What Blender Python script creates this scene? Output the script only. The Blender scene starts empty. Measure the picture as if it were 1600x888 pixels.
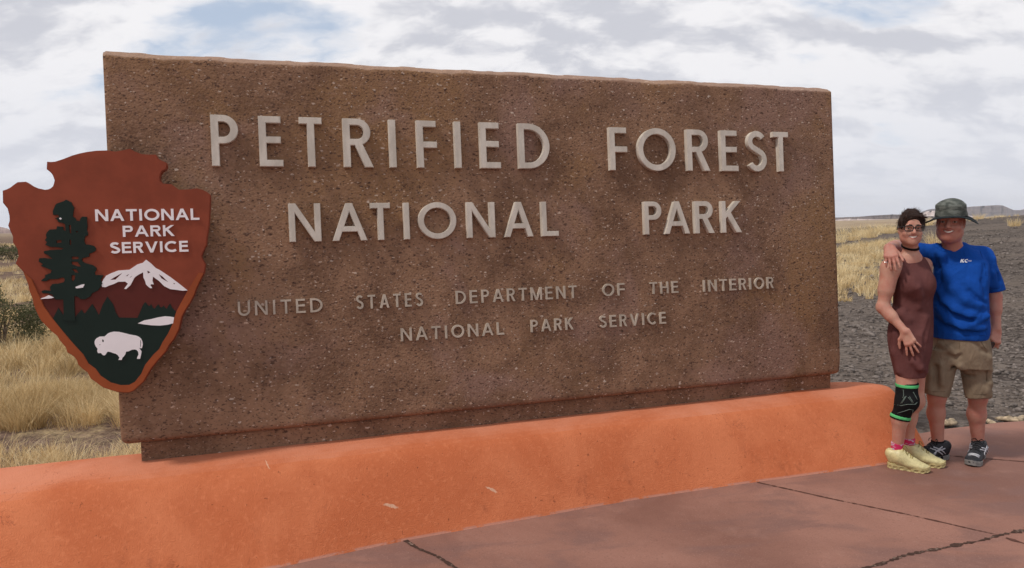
import bpy, bmesh, math, random
import numpy as np
from mathutils import Vector, Matrix, noise as mnoise
from mathutils.geometry import delaunay_2d_cdt

sc = bpy.context.scene
col = sc.collection
R = math.radians

# ------------------------------------------------------------------ camera
F, CX, CY, EYE = 1155.0, 800.0, 444.0, 1.6
PITCH, ROLL = R(4.6455), R(0.9767)
_f = np.array([0, math.cos(PITCH), -math.sin(PITCH)])
_u0 = np.array([0, math.sin(PITCH), math.cos(PITCH)])
_r0 = np.array([1.0, 0, 0])
_r = math.cos(ROLL) * _r0 - math.sin(ROLL) * _u0
_u = math.sin(ROLL) * _r0 + math.cos(ROLL) * _u0
CAM = np.array([0, 0, EYE])
cd = bpy.data.cameras.new('camera')
cd.sensor_width = 36.0
cd.lens = F / 1600 * 36
cd.clip_start, cd.clip_end = 0.05, 30000
cam = bpy.data.objects.new('camera', cd)
col.objects.link(cam)
cam.matrix_world = Matrix(((_r[0], _u[0], -_f[0], 0), (_r[1], _u[1], -_f[1], 0), (_r[2], _u[2], -_f[2], EYE), (0, 0, 0, 1)))
sc.camera = cam

# ------------------------------------------------------------------ view, world, sun
sc.view_settings.view_transform = 'Standard'
sc.view_settings.look = 'None'
sc.view_settings.gamma = 1
sc.view_settings.use_curve_mapping = False
sc.view_settings.exposure = 0.0
sc.cycles.max_bounces = 6
sc.cycles.volume_bounces = 1
sc.cycles.use_denoising = True

SUN_DIR = Vector((-0.50, -0.26, 0.82)).normalized()      # towards the sun
SUN_EL = math.asin(SUN_DIR.z)
SUN_ROT = math.atan2(SUN_DIR.x, SUN_DIR.y)

SEED = (3.1, 1.7, 0.4)
world = bpy.data.worlds.new('World')
sc.world = world
world.use_nodes = True
nt = world.node_tree
for n in list(nt.nodes):
    nt.nodes.remove(n)


class G:
    """small node-graph helper"""
    def __init__(s, tree):
        s.t = tree

    def n(s, kind, **kw):
        nd = s.t.nodes.new(kind)
        for k, v in kw.items():
            if k.startswith('_'):
                setattr(nd, k[1:], v)
            else:
                key = int(k[1:]) if k[0] == 'i' and k[1:].isdigit() else k
                s.put(nd.inputs[key], v)
        return nd

    def put(s, sock, v):
        if isinstance(v, bpy.types.NodeSocket):
            s.t.links.new(v, sock)
        elif isinstance(v, bpy.types.Node):
            s.t.links.new(v.outputs[0], sock)
        else:
            if sock.type == 'RGBA' and len(v) == 3:
                v = (*v, 1)
            sock.default_value = v

    def m(s, op, a, b=0.0, c=None, clamp=False):
        nd = s.t.nodes.new('ShaderNodeMath')
        nd.operation = op
        nd.use_clamp = clamp
        s.put(nd.inputs[0], a)
        s.put(nd.inputs[1], b)
        if c is not None:
            s.put(nd.inputs[2], c)
        return nd.outputs[0]

    def vm(s, op, a, b=(0, 0, 0)):
        nd = s.t.nodes.new('ShaderNodeVectorMath')
        nd.operation = op
        s.put(nd.inputs[0], a)
        if op == 'SCALE':
            s.put(nd.inputs[3], b)
        else:
            s.put(nd.inputs[1], b)
        return nd.outputs[1] if op in ('LENGTH', 'DISTANCE', 'DOT_PRODUCT') else nd.outputs[0]

    def mix(s, f, a, b, mode='MIX'):
        nd = s.t.nodes.new('ShaderNodeMix')
        nd.data_type = 'RGBA'
        nd.blend_type = mode
        s.put(nd.inputs[0], f)
        s.put(nd.inputs[6], a)
        s.put(nd.inputs[7], b)
        return nd.outputs[2]

    def ramp(s, x, lo, hi, a=0.0, b=1.0, smooth=True):
        nd = s.t.nodes.new('ShaderNodeMapRange')
        nd.interpolation_type = 'SMOOTHSTEP' if smooth else 'LINEAR'
        s.put(nd.inputs[0], x)
        nd.inputs[1].default_value = lo
        nd.inputs[2].default_value = hi
        nd.inputs[3].default_value = a
        nd.inputs[4].default_value = b
        return nd.outputs[0]

    def noise(s, vec, scale, detail=4, rough=0.55, dist=0.0, color=False):
        nd = s.t.nodes.new('ShaderNodeTexNoise')
        s.put(nd.inputs['Vector'], vec)
        nd.inputs['Scale'].default_value = scale
        nd.inputs['Detail'].default_value = detail
        nd.inputs['Roughness'].default_value = rough
        nd.inputs['Distortion'].default_value = dist
        return nd.outputs[1] if color else nd.outputs[0]

    def voro(s, vec, scale, feature='F1', rnd=1.0):
        nd = s.t.nodes.new('ShaderNodeTexVoronoi')
        nd.feature = feature
        s.put(nd.inputs['Vector'], vec)
        nd.inputs['Scale'].default_value = scale
        nd.inputs['Randomness'].default_value = rnd
        return nd

    def scl(s, vec, k):
        nd = s.t.nodes.new('ShaderNodeMapping')
        s.put(nd.inputs[0], vec)
        nd.inputs['Scale'].default_value = k
        return nd.outputs[0]


g = G(nt)
sky = g.n('ShaderNodeTexSky', _sky_type='NISHITA', _sun_disc=False, _sun_elevation=SUN_EL, _sun_rotation=SUN_ROT,
          _altitude=1650, _air_density=1.0, _dust_density=2.0, _ozone_density=1.0)
tc = g.n('ShaderNodeTexCoord')
dirv = tc.outputs['Generated']
sp = g.n('ShaderNodeSeparateXYZ', Vector=dirv)
zc = g.m('MAXIMUM', sp.outputs[2], 0.0)
den = g.m('ADD', zc, 0.42)
cv = g.n('ShaderNodeCombineXYZ', X=g.m('DIVIDE', sp.outputs[0], den), Y=g.m('MULTIPLY', g.m('DIVIDE', sp.outputs[1], den), 1.5))
cvv = g.vm('ADD', g.vm('SCALE', cv.outputs[0], 1.15), SEED)
warp = g.vm('SCALE', g.vm('SUBTRACT', g.noise(cvv, 1.6, 5, 0.6, 0, True), (0.5, 0.5, 0.5)), 0.30)
cvw = g.vm('ADD', cvv, warp)
big = g.noise(cvw, 1.25, 3, 0.5)
puff = g.noise(g.vm('ADD', cvw, (7.3, 2.2, 5.0)), 3.4, 9, 0.56)
cover = g.m('ADD', g.m('MULTIPLY', big, 0.66), g.m('MULTIPLY', puff, 0.34))
# thick parts turn grey-lilac underneath, thin edges and sunlit billows stay white
puff2 = g.noise(g.vm('ADD', cvw, (7.3, 2.10, 5.0)), 3.4, 9, 0.56)
relief = g.m('MULTIPLY', g.m('SUBTRACT', puff2, puff), 1.2)
thick = g.ramp(g.m('SUBTRACT', cover, relief), 0.41, 0.71)
amount = g.ramp(cover, 0.385, 0.465)
cloudc = g.mix(thick, (0.92, 0.91, 0.93), (0.62, 0.63, 0.69))
skyc = g.vm('SCALE', sky.outputs[0], 0.105)
skyc = g.mix(0.55, skyc, (0.70, 0.79, 0.92))
mixed = g.mix(amount, skyc, cloudc)
hz = g.ramp(sp.outputs[2], 0.0, 0.24, 1.0, 0.0)
mixed = g.mix(g.m('MULTIPLY', hz, 0.80), mixed, (0.74, 0.765, 0.84))
bg = g.n('ShaderNodeBackground', Color=mixed, Strength=1.0)
wo = g.n('ShaderNodeOutputWorld', Surface=bg)

sl = bpy.data.lights.new('sun', 'SUN')
sl.energy = 2.3
sl.angle = R(6)
sl.color = (1.0, 0.94, 0.86)
sun = bpy.data.objects.new('sun', sl)
col.objects.link(sun)
sun.rotation_euler = SUN_DIR.to_track_quat('Z', 'Y').to_euler()
sun.location = (0, 0, 20)

# ------------------------------------------------------------------ geometry helpers
# the slab of the sign: a plane leaning back 4 degrees
SO = np.array([-2.01395523, 3.69914536, 0.50495768])
SE = np.array([0.94817304, 0.31775444, 0.0])
SV = np.array([-0.02221772, 0.06629723, 0.99755253])
SN = np.cross(SE, SV)
SN /= np.linalg.norm(SN)
if SN[1] > 0:
    SN = -SN
SH = np.array([SE[1], -SE[0], 0.0])         # horizontal normal, towards the pavement
SW, SHT = 4.566, 2.019


def ray(x, y):
    return _f + _r * (x - CX) / F + _u * (CY - y) / F


def slab_sv(x, y, off=0.0):
    d = ray(x, y)
    t = ((SO + SN * off - CAM) @ SN) / (d @ SN)
    P = CAM + t * d
    return float((P - SO) @ SE), float((P - SO) @ SV)


def ground(x, y, z=0.0):
    d = ray(x, y)
    return CAM + d * ((z - EYE) / d[2])


def pt(x, y, Y):
    d = ray(x, y)
    return CAM + d * (Y / d[1])


def tag(o, label=None, cat=None, group=None, kind=None):
    if label:
        o['label'] = label
    if cat:
        o['category'] = cat
    if group:
        o['group'] = group
    if kind:
        o['kind'] = kind
    return o


def empty(name, loc):
    o = bpy.data.objects.new(name, None)
    o.empty_display_size = 0.2
    o.location = Vector(loc)
    col.objects.link(o)
    return o


def mesh_obj(name, V, Fc, mat=None, parent=None, smooth=False, origin=None):
    """one mesh object; V are world coordinates, kept relative to the parent's base (or to origin)"""
    V = np.asarray(V, dtype=float).reshape(-1, 3)
    base = np.zeros(3)
    if parent is not None:
        q = parent
        while q is not None:
            base = base + np.array(q.location)
            q = q.parent
    elif origin is not None:
        base = np.array(origin, dtype=float)
    off = V - base
    me = bpy.data.meshes.new(name)
    if isinstance(Fc, np.ndarray):
        k = Fc.shape[1]
        me.vertices.add(len(off))
        me.vertices.foreach_set('co', off.astype(np.float32).ravel())
        me.loops.add(Fc.size)
        me.loops.foreach_set('vertex_index', Fc.astype(np.int32).ravel())
        me.polygons.add(len(Fc))
        me.polygons.foreach_set('loop_start', np.arange(0, Fc.size, k, dtype=np.int32))
        me.polygons.foreach_set('loop_total', np.full(len(Fc), k, dtype=np.int32))
        me.update(calc_edges=True)
        me.validate()
    else:
        me.from_pydata([tuple(v) for v in off], [], Fc)
        me.update()
    if smooth:
        me.polygons.foreach_set('use_smooth', np.ones(len(me.polygons), dtype=bool))
    if mat:
        me.materials.append(mat)
    o = bpy.data.objects.new(name, me)
    if parent is not None:
        o.parent = parent
    elif origin is not None:
        o.location = Vector(base)
    col.objects.link(o)
    return o


def grid_faces(nu, nv, closed_u=False):
    i = np.arange(nu if closed_u else nu - 1)
    j = np.arange(nv - 1)
    I, J = np.meshgrid(i, j, indexing='ij')
    I2 = (I + 1) % nu
    return np.stack([I * nv + J, I2 * nv + J, I2 * nv + J + 1, I * nv + J + 1], -1).reshape(-1, 4)


def shape2d(adds, subs=()):
    """union of polygons minus others -> (verts2d, triangles)"""
    vs, fs, kinds = [], [], []
    for kind, polys in ((1, adds), (0, subs)):
        for p in polys:
            b = len(vs)
            vs += [Vector((float(a), float(c))) for a, c in p]
            idx = list(range(b, b + len(p)))
            ar = sum(vs[idx[i]].x * vs[idx[(i + 1) % len(p)]].y - vs[idx[(i + 1) % len(p)]].x * vs[idx[i]].y for i in range(len(p)))
            if ar < 0:
                idx.reverse()
            fs.append(idx)
            kinds.append(kind)
    ov, oe, of, a, b, of_o = delaunay_2d_cdt(vs, [], fs, 0, 1e-6)
    keep = []
    for tri, org in zip(of, of_o):
        ks = [kinds[q] for q in org]
        if ks and 1 in ks and 0 not in ks:
            keep.append(list(tri))
    return [(v.x, v.y) for v in ov], keep


def solid2d(name, shp, d0, d1, mat, parent, frame=None, bevel=0.0):
    """extrude a flat shape between depths d0 (back) and d1 (front) of the sign's plane"""
    vs, tris = shp
    used = sorted({i for t in tris for i in t})
    mp = {u: k for k, u in enumerate(used)}
    bm = bmesh.new()
    fv = [bm.verts.new((vs[u][0], vs[u][1], d1)) for u in used]
    fr = []
    for t in tris:
        try:
            fr.append(bm.faces.new([fv[mp[i]] for i in t]))
        except ValueError:
            pass
    bmesh.ops.recalc_face_normals(bm, faces=bm.faces)
    for f in bm.faces:
        if f.normal.z < 0:
            f.normal_flip()
    bmesh.ops.dissolve_limit(bm, angle_limit=0.01, verts=bm.verts, edges=bm.edges)
    geo = bmesh.ops.extrude_face_region(bm, geom=list(bm.faces))
    nv = [q for q in geo['geom'] if isinstance(q, bmesh.types.BMVert)]
    # new copies become the front, originals the back
    for q in bm.verts:
        q.co.z = d0
    for q in nv:
        q.co.z = d1
    bmesh.ops.recalc_face_normals(bm, faces=bm.faces)
    if bevel:
        ed = [e for e in bm.edges if len(e.link_faces) == 2 and e.verts[0].co.z > d1 - 1e-6 and e.verts[1].co.z > d1 - 1e-6
              and abs(e.calc_face_angle(0)) > 0.5]
        bmesh.ops.bevel(bm, geom=ed, offset=bevel, segments=2, affect='EDGES', clamp_overlap=True)
    P = np.array([tuple(q.co) for q in bm.verts])
    bm.verts.index_update()
    fc = [[q.index for q in f.verts] for f in bm.faces]
    bm.free()
    W = SO + P[:, :1] * SE + P[:, 1:2] * SV + P[:, 2:3] * SN
    return mesh_obj(name, W, fc, mat, parent)


def mat(name, color=(0.5, 0.5, 0.5), rough=0.8, metal=0.0, spec=0.3):
    if rough > 0.7:
        spec = min(spec, 0.06)
    m = bpy.data.materials.new(name)
    m.use_nodes = True
    b = m.node_tree.nodes['Principled BSDF']
    b.inputs['Base Color'].default_value = (*color, 1)
    b.inputs['Roughness'].default_value = rough
    b.inputs['Metallic'].default_value = metal
    b.inputs['Specular IOR Level'].default_value = spec
    return m, G(m.node_tree), b


def objco(gr):
    return gr.n('ShaderNodeTexCoord').outputs['Object']


def bump(gr, b, h, strength=0.5, dist=0.01):
    nd = gr.n('ShaderNodeBump', Height=h, Strength=strength, Distance=dist)
    gr.t.links.new(nd.outputs[0], b.inputs['Normal'])


def simple(name, color, rough=0.8, var=0.15, scale=30, bstr=0.0, bdist=0.003, spec=0.3, metal=0.0, bscale=None):
    m, gr, b = mat(name, color, rough, metal, spec)
    co = objco(gr)
    n1 = gr.noise(co, scale, 5, 0.6)
    dk = tuple(c * (1 - var) for c in color)
    lt = tuple(min(1, c * (1 + var)) for c in color)
    gr.put(b.inputs['Base Color'], gr.mix(gr.ramp(n1, 0.3, 0.7), dk, lt))
    if bstr:
        bump(gr, b, gr.noise(co, bscale or scale * 6, 4, 0.6), bstr, bdist)
    return m


# ------------------------------------------------------------------ SDF solids (bodies, clothes, stone)
class SDF:
    def __init__(s, lo, hi, h):
        s.h = h
        s.lo = np.array(lo, dtype=float)
        s.n = np.ceil((np.array(hi) - s.lo) / h).astype(int) + 1
        s.d = np.full(s.n, 1.0, dtype=np.float32)

    def box(s, lo, hi, pad):
        a = np.maximum(np.floor((np.array(lo) - pad - s.lo) / s.h).astype(int), 0)
        b = np.minimum(np.ceil((np.array(hi) + pad - s.lo) / s.h).astype(int) + 1, s.n)
        if np.any(b <= a):
            return None
        ax = [s.lo[i] + s.h * np.arange(a[i], b[i]) for i in range(3)]
        X, Y, Z = np.meshgrid(*ax, indexing='ij')
        return tuple(slice(a[i], b[i]) for i in range(3)), X, Y, Z

    def put(s, sl_, d, k, op='add'):
        cur = s.d[sl_]
        d = d.astype(np.float32)
        if op == 'sub':
            d = -d
            if k > 0:
                h = np.clip(0.5 - 0.5 * (cur - d) / k, 0, 1)
                s.d[sl_] = cur * (1 - h) + d * h + k * h * (1 - h)
            else:
                s.d[sl_] = np.maximum(cur, d)
        elif k > 0:
            h = np.clip(0.5 + 0.5 * (d - cur) / k, 0, 1)
            s.d[sl_] = d * (1 - h) + cur * h - k * h * (1 - h)
        else:
            s.d[sl_] = np.minimum(cur, d)

    def cone(s, a, b, ra, rb, k=0.02, op='add', flat=False, sq=None):
        """tapered capsule; flat = cut square at both ends; sq = (direction, factor) squashes the section"""
        a = np.array(a, float)
        b = np.array(b, float)
        rm = max(ra, rb)
        q = s.box(np.minimum(a, b) - rm, np.maximum(a, b) + rm, max(k, 0) + 3 * s.h)
        if q is None:
            return
        sl_, X, Y, Z = q
        ab = b - a
        L2 = max(ab @ ab, 1e-9)
        px, py, pz = X - a[0], Y - a[1], Z - a[2]
        t = (px * ab[0] + py * ab[1] + pz * ab[2]) / L2
        tc_ = np.clip(t, 0, 1)
        dx, dy, dz = px - tc_ * ab[0], py - tc_ * ab[1], pz - tc_ * ab[2]
        if sq is not None:
            w = np.array(sq[0], float)
            w /= np.linalg.norm(w)
            c = (dx * w[0] + dy * w[1] + dz * w[2]) * (1 / sq[1] - 1)
            dx, dy, dz = dx + c * w[0], dy + c * w[1], dz + c * w[2]
        d = np.sqrt(dx * dx + dy * dy + dz * dz) - (ra + (rb - ra) * tc_)
        if flat:
            L = math.sqrt(L2)
            d = np.maximum(d, np.maximum(-t, t - 1) * L)
        s.put(sl_, d, k, op)

    def ell(s, c, r, M=None, k=0.02, op='add'):
        c = np.array(c, float)
        r = np.array(r, float)
        q = s.box(c - r.max(), c + r.max(), max(k, 0) + 3 * s.h)
        if q is None:
            return
        sl_, X, Y, Z = q
        p = np.stack([X - c[0], Y - c[1], Z - c[2]], -1)
        if M is not None:
            p = p @ np.array(M)            # columns of M are the ellipsoid's axes
        k0 = np.linalg.norm(p / r, axis=-1)
        k1 = np.linalg.norm(p / (r * r), axis=-1)
        d = k0 * (k0 - 1) / np.maximum(k1, 1e-6)
        s.put(sl_, d, k, op)

    def loft(s, levels, k=0.02, op='add', power=2.0):
        """stack of ellipses (z, cx, cy, a, b, angle)"""
        L = np.array(sorted(levels), float)
        rm = max(L[:, 3].max(), L[:, 4].max())
        lo = [L[:, 1].min() - rm, L[:, 2].min() - rm, L[0, 0]]
        hi = [L[:, 1].max() + rm, L[:, 2].max() + rm, L[-1, 0]]
        q = s.box(lo, hi, max(k, 0) + 3 * s.h)
        if q is None:
            return
        sl_, X, Y, Z = q
        z = Z[0, 0]
        zc_ = np.clip(z, L[0, 0], L[-1, 0])
        v = []
        for c in range(1, 6):
            # smooth (Catmull-Rom) interpolation
            out = np.interp(zc_, L[:, 0], L[:, c])
            sm = np.gradient(L[:, c], L[:, 0])
            ii = np.clip(np.searchsorted(L[:, 0], zc_, 'right') - 1, 0, len(L) - 2)
            z0, z1 = L[ii, 0], L[ii + 1, 0]
            t = (zc_ - z0) / (z1 - z0)
            hh = z1 - z0
            out = ((2 * t**3 - 3 * t**2 + 1) * L[ii, c] + (t**3 - 2 * t**2 + t) * hh * sm[ii]
                   + (-2 * t**3 + 3 * t**2) * L[ii + 1, c] + (t**3 - t**2) * hh * sm[ii + 1])
            v.append(out)
        cx, cy, A, B, an = v
        dx, dy = X - cx, Y - cy
        ca, sa = np.cos(an), np.sin(an)
        u = dx * ca + dy * sa
        w = -dx * sa + dy * ca
        rho = (np.abs(u / A) ** power + np.abs(w / B) ** power) ** (1 / power)
        gl = np.sqrt((u / A**2) ** 2 + (w / B**2) ** 2) / np.maximum(rho, 1e-6)
        d = (rho - 1) / np.maximum(gl, 1 / np.maximum(A, B))
        d = np.maximum(d, np.maximum(L[0, 0] - Z, Z - L[-1, 0]))
        s.put(sl_, d, k, op)

    def halfspace(s, p, n):
        """keep the side where (x-p).n < 0"""
        n = np.array(n, float)
        n /= np.linalg.norm(n)
        ax = [s.lo[i] + s.h * np.arange(s.n[i]) for i in range(3)]
        X, Y, Z = np.meshgrid(*ax, indexing='ij')
        d = (X - p[0]) * n[0] + (Y - p[1]) * n[1] + (Z - p[2]) * n[2]
        s.d = np.maximum(s.d, d.astype(np.float32))

    def warp(s, fn):
        ax = [s.lo[i] + s.h * np.arange(s.n[i]) for i in range(3)]
        X, Y, Z = np.meshgrid(*ax, indexing='ij')
        s.d = s.d + fn(X, Y, Z).astype(np.float32)

    def nets(s):
        """naive surface nets -> verts, quads"""
        d = s.d
        d = np.pad(d, 1, constant_values=1.0)
        ins = d < 0
        nx, ny, nz = d.shape
        c = [(i, j, k) for i in (0, 1) for j in (0, 1) for k in (0, 1)]
        cnt = sum(ins[i:nx - 1 + i, j:ny - 1 + j, k:nz - 1 + k].astype(np.int8) for i, j, k in c)
        act = (cnt > 0) & (cnt < 8)
        idx = np.full(act.shape, -1, dtype=np.int64)
        A = np.argwhere(act)
        idx[act] = np.arange(len(A))
        acc = np.zeros((len(A), 3))
        num = np.zeros(len(A))
        vals = {q: d[A[:, 0] + q[0], A[:, 1] + q[1], A[:, 2] + q[2]] for q in c}
        for q in c:
            for ax in range(3):
                if q[ax] == 0:
                    w = list(q)
                    w[ax] = 1
                    a, b = vals[q], vals[tuple(w)]
                    cr = (a < 0) != (b < 0)
                    t = np.where(cr, a / np.where(cr, a - b, 1), 0)
                    pnt = np.array(q, float)[None].repeat(len(A), 0)
                    pnt[:, ax] = t
                    acc[cr] += pnt[cr]
                    num[cr] += 1
        V = (A + acc / num[:, None] - 1) * s.h + s.lo
        quads = []
        for ax in range(3):
            sl0 = [slice(None)] * 3
            sl1 = [slice(None)] * 3
            sl0[ax] = slice(0, -1)
            sl1[ax] = slice(1, None)
            a, b = ins[tuple(sl0)], ins[tuple(sl1)]
            E = np.argwhere(a != b)
            o1, o2 = (ax + 1) % 3, (ax + 2) % 3
            ok = (E[:, o1] > 0) & (E[:, o2] > 0) & (E[:, o1] < idx.shape[o1]) & (E[:, o2] < idx.shape[o2])
            E = E[ok]
            def at(d1, d2):
                q = E.copy()
                q[:, o1] -= d1
                q[:, o2] -= d2
                return idx[q[:, 0], q[:, 1], q[:, 2]]
            Q = np.stack([at(1, 1), at(0, 1), at(0, 0), at(1, 0)], -1)
            fl = ~a[E[:, 0], E[:, 1], E[:, 2]]
            Q[fl] = Q[fl][:, ::-1]
            quads.append(Q)
        return V, np.concatenate(quads)


def smooth_mesh(V, Q, it=2, lam=0.5):
    e = np.concatenate([Q[:, [0, 1]], Q[:, [1, 2]], Q[:, [2, 3]], Q[:, [3, 0]]])
    for _ in range(it):
        acc = np.zeros_like(V)
        cnt = np.zeros(len(V))
        np.add.at(acc, e[:, 0], V[e[:, 1]])
        np.add.at(acc, e[:, 1], V[e[:, 0]])
        np.add.at(cnt, e[:, 0], 1)
        np.add.at(cnt, e[:, 1], 1)
        V = V * (1 - lam) + lam * acc / np.maximum(cnt, 1)[:, None]
    return V


def sdf_obj(name, s, m, parent, it=2):
    V, Q = s.nets()
    V = smooth_mesh(V, Q, it)
    return mesh_obj(name, V, Q, m, parent, smooth=True)


def vnoise(X, Y, Z, seed=0):
    """cheap smooth pseudo-noise from sines"""
    rs = np.random.RandomState(seed)
    out = 0
    for i in range(5):
        w = rs.normal(size=3)
        w /= np.linalg.norm(w)
        out = out + np.sin((X * w[0] + Y * w[1] + Z * w[2]) * (0.7 + 0.35 * i) + rs.rand() * 6.28)
    return out / 5


rng = np.random.RandomState(7)
random.seed(7)


# ================================================================== THE SETTING
# ------------------------------------------------------------------ materials of the land
def land_material():
    m, gr, b = mat('land', (0.2, 0.15, 0.12), 0.95, 0, 0.1)
    co = objco(gr)
    at = gr.n('ShaderNodeAttribute', _attribute_name='zone')
    ch = gr.n('ShaderNodeSeparateColor', Color=at.outputs[0])
    sand, straw = ch.outputs[0], ch.outputs[1]
    n1 = gr.noise(co, 0.35, 6, 0.6)
    n2 = gr.noise(co, 4.0, 6, 0.65)
    v1 = gr.voro(co, 27)
    v2 = gr.voro(gr.vm('ADD', co, gr.vm('SCALE', gr.noise(co, 9, 3, 0.6, 0, True), 0.12)), 11)
    grav = gr.mix(gr.ramp(n2, 0.3, 0.7), (0.075, 0.061, 0.053), (0.185, 0.153, 0.132))
    grav = gr.mix(gr.ramp(v1.outputs['Distance'], 0.25, 0.05, 0.0, 0.6), grav, (0.26, 0.215, 0.175))
    grav = gr.mix(gr.ramp(v2.outputs['Distance'], 0.40, 0.75, 0.0, 0.85), grav, (0.040, 0.030, 0.026))
    grav = gr.mix(gr.ramp(n1, 0.42, 0.62, 0, 0.6), grav, (0.175, 0.140, 0.116))
    sandc = gr.mix(gr.ramp(gr.noise(co, 0.03, 8, 0.7), 0.35, 0.65), (0.24, 0.170, 0.110), (0.40, 0.31, 0.205))
    sandc = gr.mix(gr.ramp(gr.noise(co, 0.25, 6, 0.7), 0.55, 0.72, 0, 0.6), sandc, (0.17, 0.13, 0.095))
    soil = gr.mix(gr.ramp(n2, 0.35, 0.7), (0.105, 0.068, 0.052), (0.195, 0.130, 0.098))
    strawc = gr.mix(gr.ramp(gr.noise(co, 1.1, 6, 0.7), 0.50, 0.68), soil, (0.36, 0.27, 0.15))
    strawc = gr.mix(gr.ramp(gr.noise(co, 0.09, 6, 0.65), 0.56, 0.70, 0, 0.55), strawc, (0.16, 0.125, 0.075))
    c = gr.mix(sand, grav, sandc)
    c = gr.mix(straw, c, strawc)
    gr.put(b.inputs['Base Color'], c)
    hgt = gr.m('ADD', gr.m('MULTIPLY', n2, 0.5), gr.m('ADD', gr.m('MULTIPLY', v1.outputs['Distance'], -0.35), gr.m('MULTIPLY', v2.outputs['Distance'], -0.6)))
    bump(gr, b, hgt, 0.9, 0.06)
    return m


def sstep(x, a, b):
    t = np.clip((x - a) / (b - a), 0, 1)
    return t * t * (3 - 2 * t)


def land_z(X, Y):
    X = np.asarray(X, float)
    Y = np.asarray(Y, float)
    r = np.hypot(X, Y)
    az = np.where(Y > 0.1, X / np.maximum(Y, 0.1), np.sign(X) * 3)
    ridge = np.interp(az, [0.1, 0.33, 0.44, 0.50, 0.56, 0.63, 0.70, 0.95, 1.6, 3], [0.0, 0.15, 0.55, 0.92, 1.15, 1.45, 1.66, 2.3, 1.5, 0.6])
    up = sstep(r, 9, 62)
    dn = 1 - sstep(r, 62, 170)
    z = ridge * up * dn
    low = sstep(az, 0.2, 0.45) * sstep(r, 75, 260)
    z = z - 2.2 * low
    z = z + 0.10 * vnoise(X * 0.12, Y * 0.12, 0 * X, 3) * sstep(r, 12, 40) + 0.035 * vnoise(X * 0.9, Y * 0.9, 0 * X, 4) * sstep(r, 7, 15)
    z = z + 0.6 * vnoise(X * 0.02, Y * 0.02, 0 * X, 5) * sstep(r, 200, 600)
    front = sstep(-((X - SO[0]) * SH[0] + (Y - SO[1]) * SH[1]) * -1, -0.05, 0.35) * sstep(-X, -2.2, -1.0)
    return z - 0.045 - 0.25 * front


# ground: polar sheet, fine near, reaching the horizon
NA, NR = 420, 230
aa = np.linspace(-math.pi, math.pi, NA, endpoint=False)
rr = np.concatenate([[0.3], np.geomspace(1.0, 9000, NR - 1)])
A_, R_ = np.meshgrid(aa, rr, indexing='ij')
GX, GY = R_ * np.sin(A_), R_ * np.cos(A_)
GZ = land_z(GX, GY)
GV = np.stack([GX, GY, GZ], -1).reshape(-1, 3)
fc = grid_faces(NA, NR, True)[:, ::-1]
land = mesh_obj('ground', GV, fc, land_material(), smooth=True)
azv = np.where(GY > 0.1, GX / np.maximum(GY, 0.1), np.sign(GX) * 3)
wob = vnoise(GX * 0.05, GY * 0.05, 0 * GX, 9)
far_sand = sstep(R_ + 40 * wob, 70, 160)
strawz = 1 - sstep(azv + 0.1 * vnoise(GX * 0.3, GY * 0.3, 0 * GX, 11), -0.05, 0.22)
strawz = strawz * (1 - 0.6 * sstep(R_, 150, 500))
ca = land.data.color_attributes.new('zone', 'FLOAT_COLOR', 'POINT')
zc_ = np.zeros((len(GV), 4), np.float32)
zc_[:, 0] = far_sand.ravel()
zc_[:, 1] = strawz.ravel()
zc_[:, 3] = 1
ca.data.foreach_set('color', zc_.ravel())
tag(land, kind='structure')

# ------------------------------------------------------------------ far hills and the mesa
def rock_material(name, c1, c2, c3, sc_):
    m, gr, b = mat(name, c1, 0.95, 0, 0.05)
    co = objco(gr)
    s = gr.n('ShaderNodeSeparateXYZ', Vector=co)
    lay = gr.noise(gr.scl(gr.vm('ADD', co, gr.vm('SCALE', gr.noise(co, 0.01 * sc_, 4, 0.6, 0, True), 6)), (0.002, 0.002, 0.22)), 1.0, 4, 0.6)
    n1 = gr.noise(co, 0.012 * sc_, 8, 0.7)
    c = gr.mix(gr.ramp(lay, 0.38, 0.62), c1, c2)
    c = gr.mix(gr.ramp(n1, 0.5, 0.68), c, c3)
    gr.put(b.inputs['Base Color'], c)
    return m


def hill(name, prof, D, depth, m, slope=0.6, cliff=0.45, seed=1):
    """a ridge standing D metres off: talus, cliff band and flat back, along a line of azimuths"""
    px = np.array([q[0] for q in prof], float)
    xs = np.linspace(px[0], px[-1], max(60, int((px[-1] - px[0]) / 1.2)))
    top = np.interp(xs, px, [q[1] for q in prof])
    base = np.interp(xs, px, [q[2] for q in prof])
    rs = np.random.RandomState(seed)
    rows = []
    gul = np.convolve(rs.normal(size=len(xs) + 20), np.hanning(7) / 3, 'same')[10:-10]
    for j, (fz, fd) in enumerate([(-0.6, -0.25), (0, 0), (0.2, .10), (0.4, .2), (1 - cliff, .34), (1 - cliff * .55, .40), (1 - cliff * .12, .46), (1, .53), (1, 1.4), (0.6, 2.0), (-0.6, 2.7)]):
        row = []
        for i, x in enumerate(xs):
            hb = pt(x, base[i], D)
            ht = pt(x, top[i], D)
            hh = max(ht[2] - hb[2], 0.5)
            dd = D + depth * fd + depth * 0.10 * gul[i] * (1 if 1 < j < 7 else 0)
            z = hb[2] + hh * fz + hh * 0.05 * rs.normal() * (1 if 1 < j < 6 else 0)
            k = dd / D
            row.append((hb[0] * k, dd, EYE + (z - EYE) * (k if 1 <= j <= 7 else 1)))
        rows.append(row)
    P = np.array(rows)
    o = mesh_obj(name, P.reshape(-1, 3), grid_faces(P.shape[0], P.shape[1])[:, ::-1], m, smooth=False, origin=P[1, len(xs) // 2])
    return tag(o, kind='structure')


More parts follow.
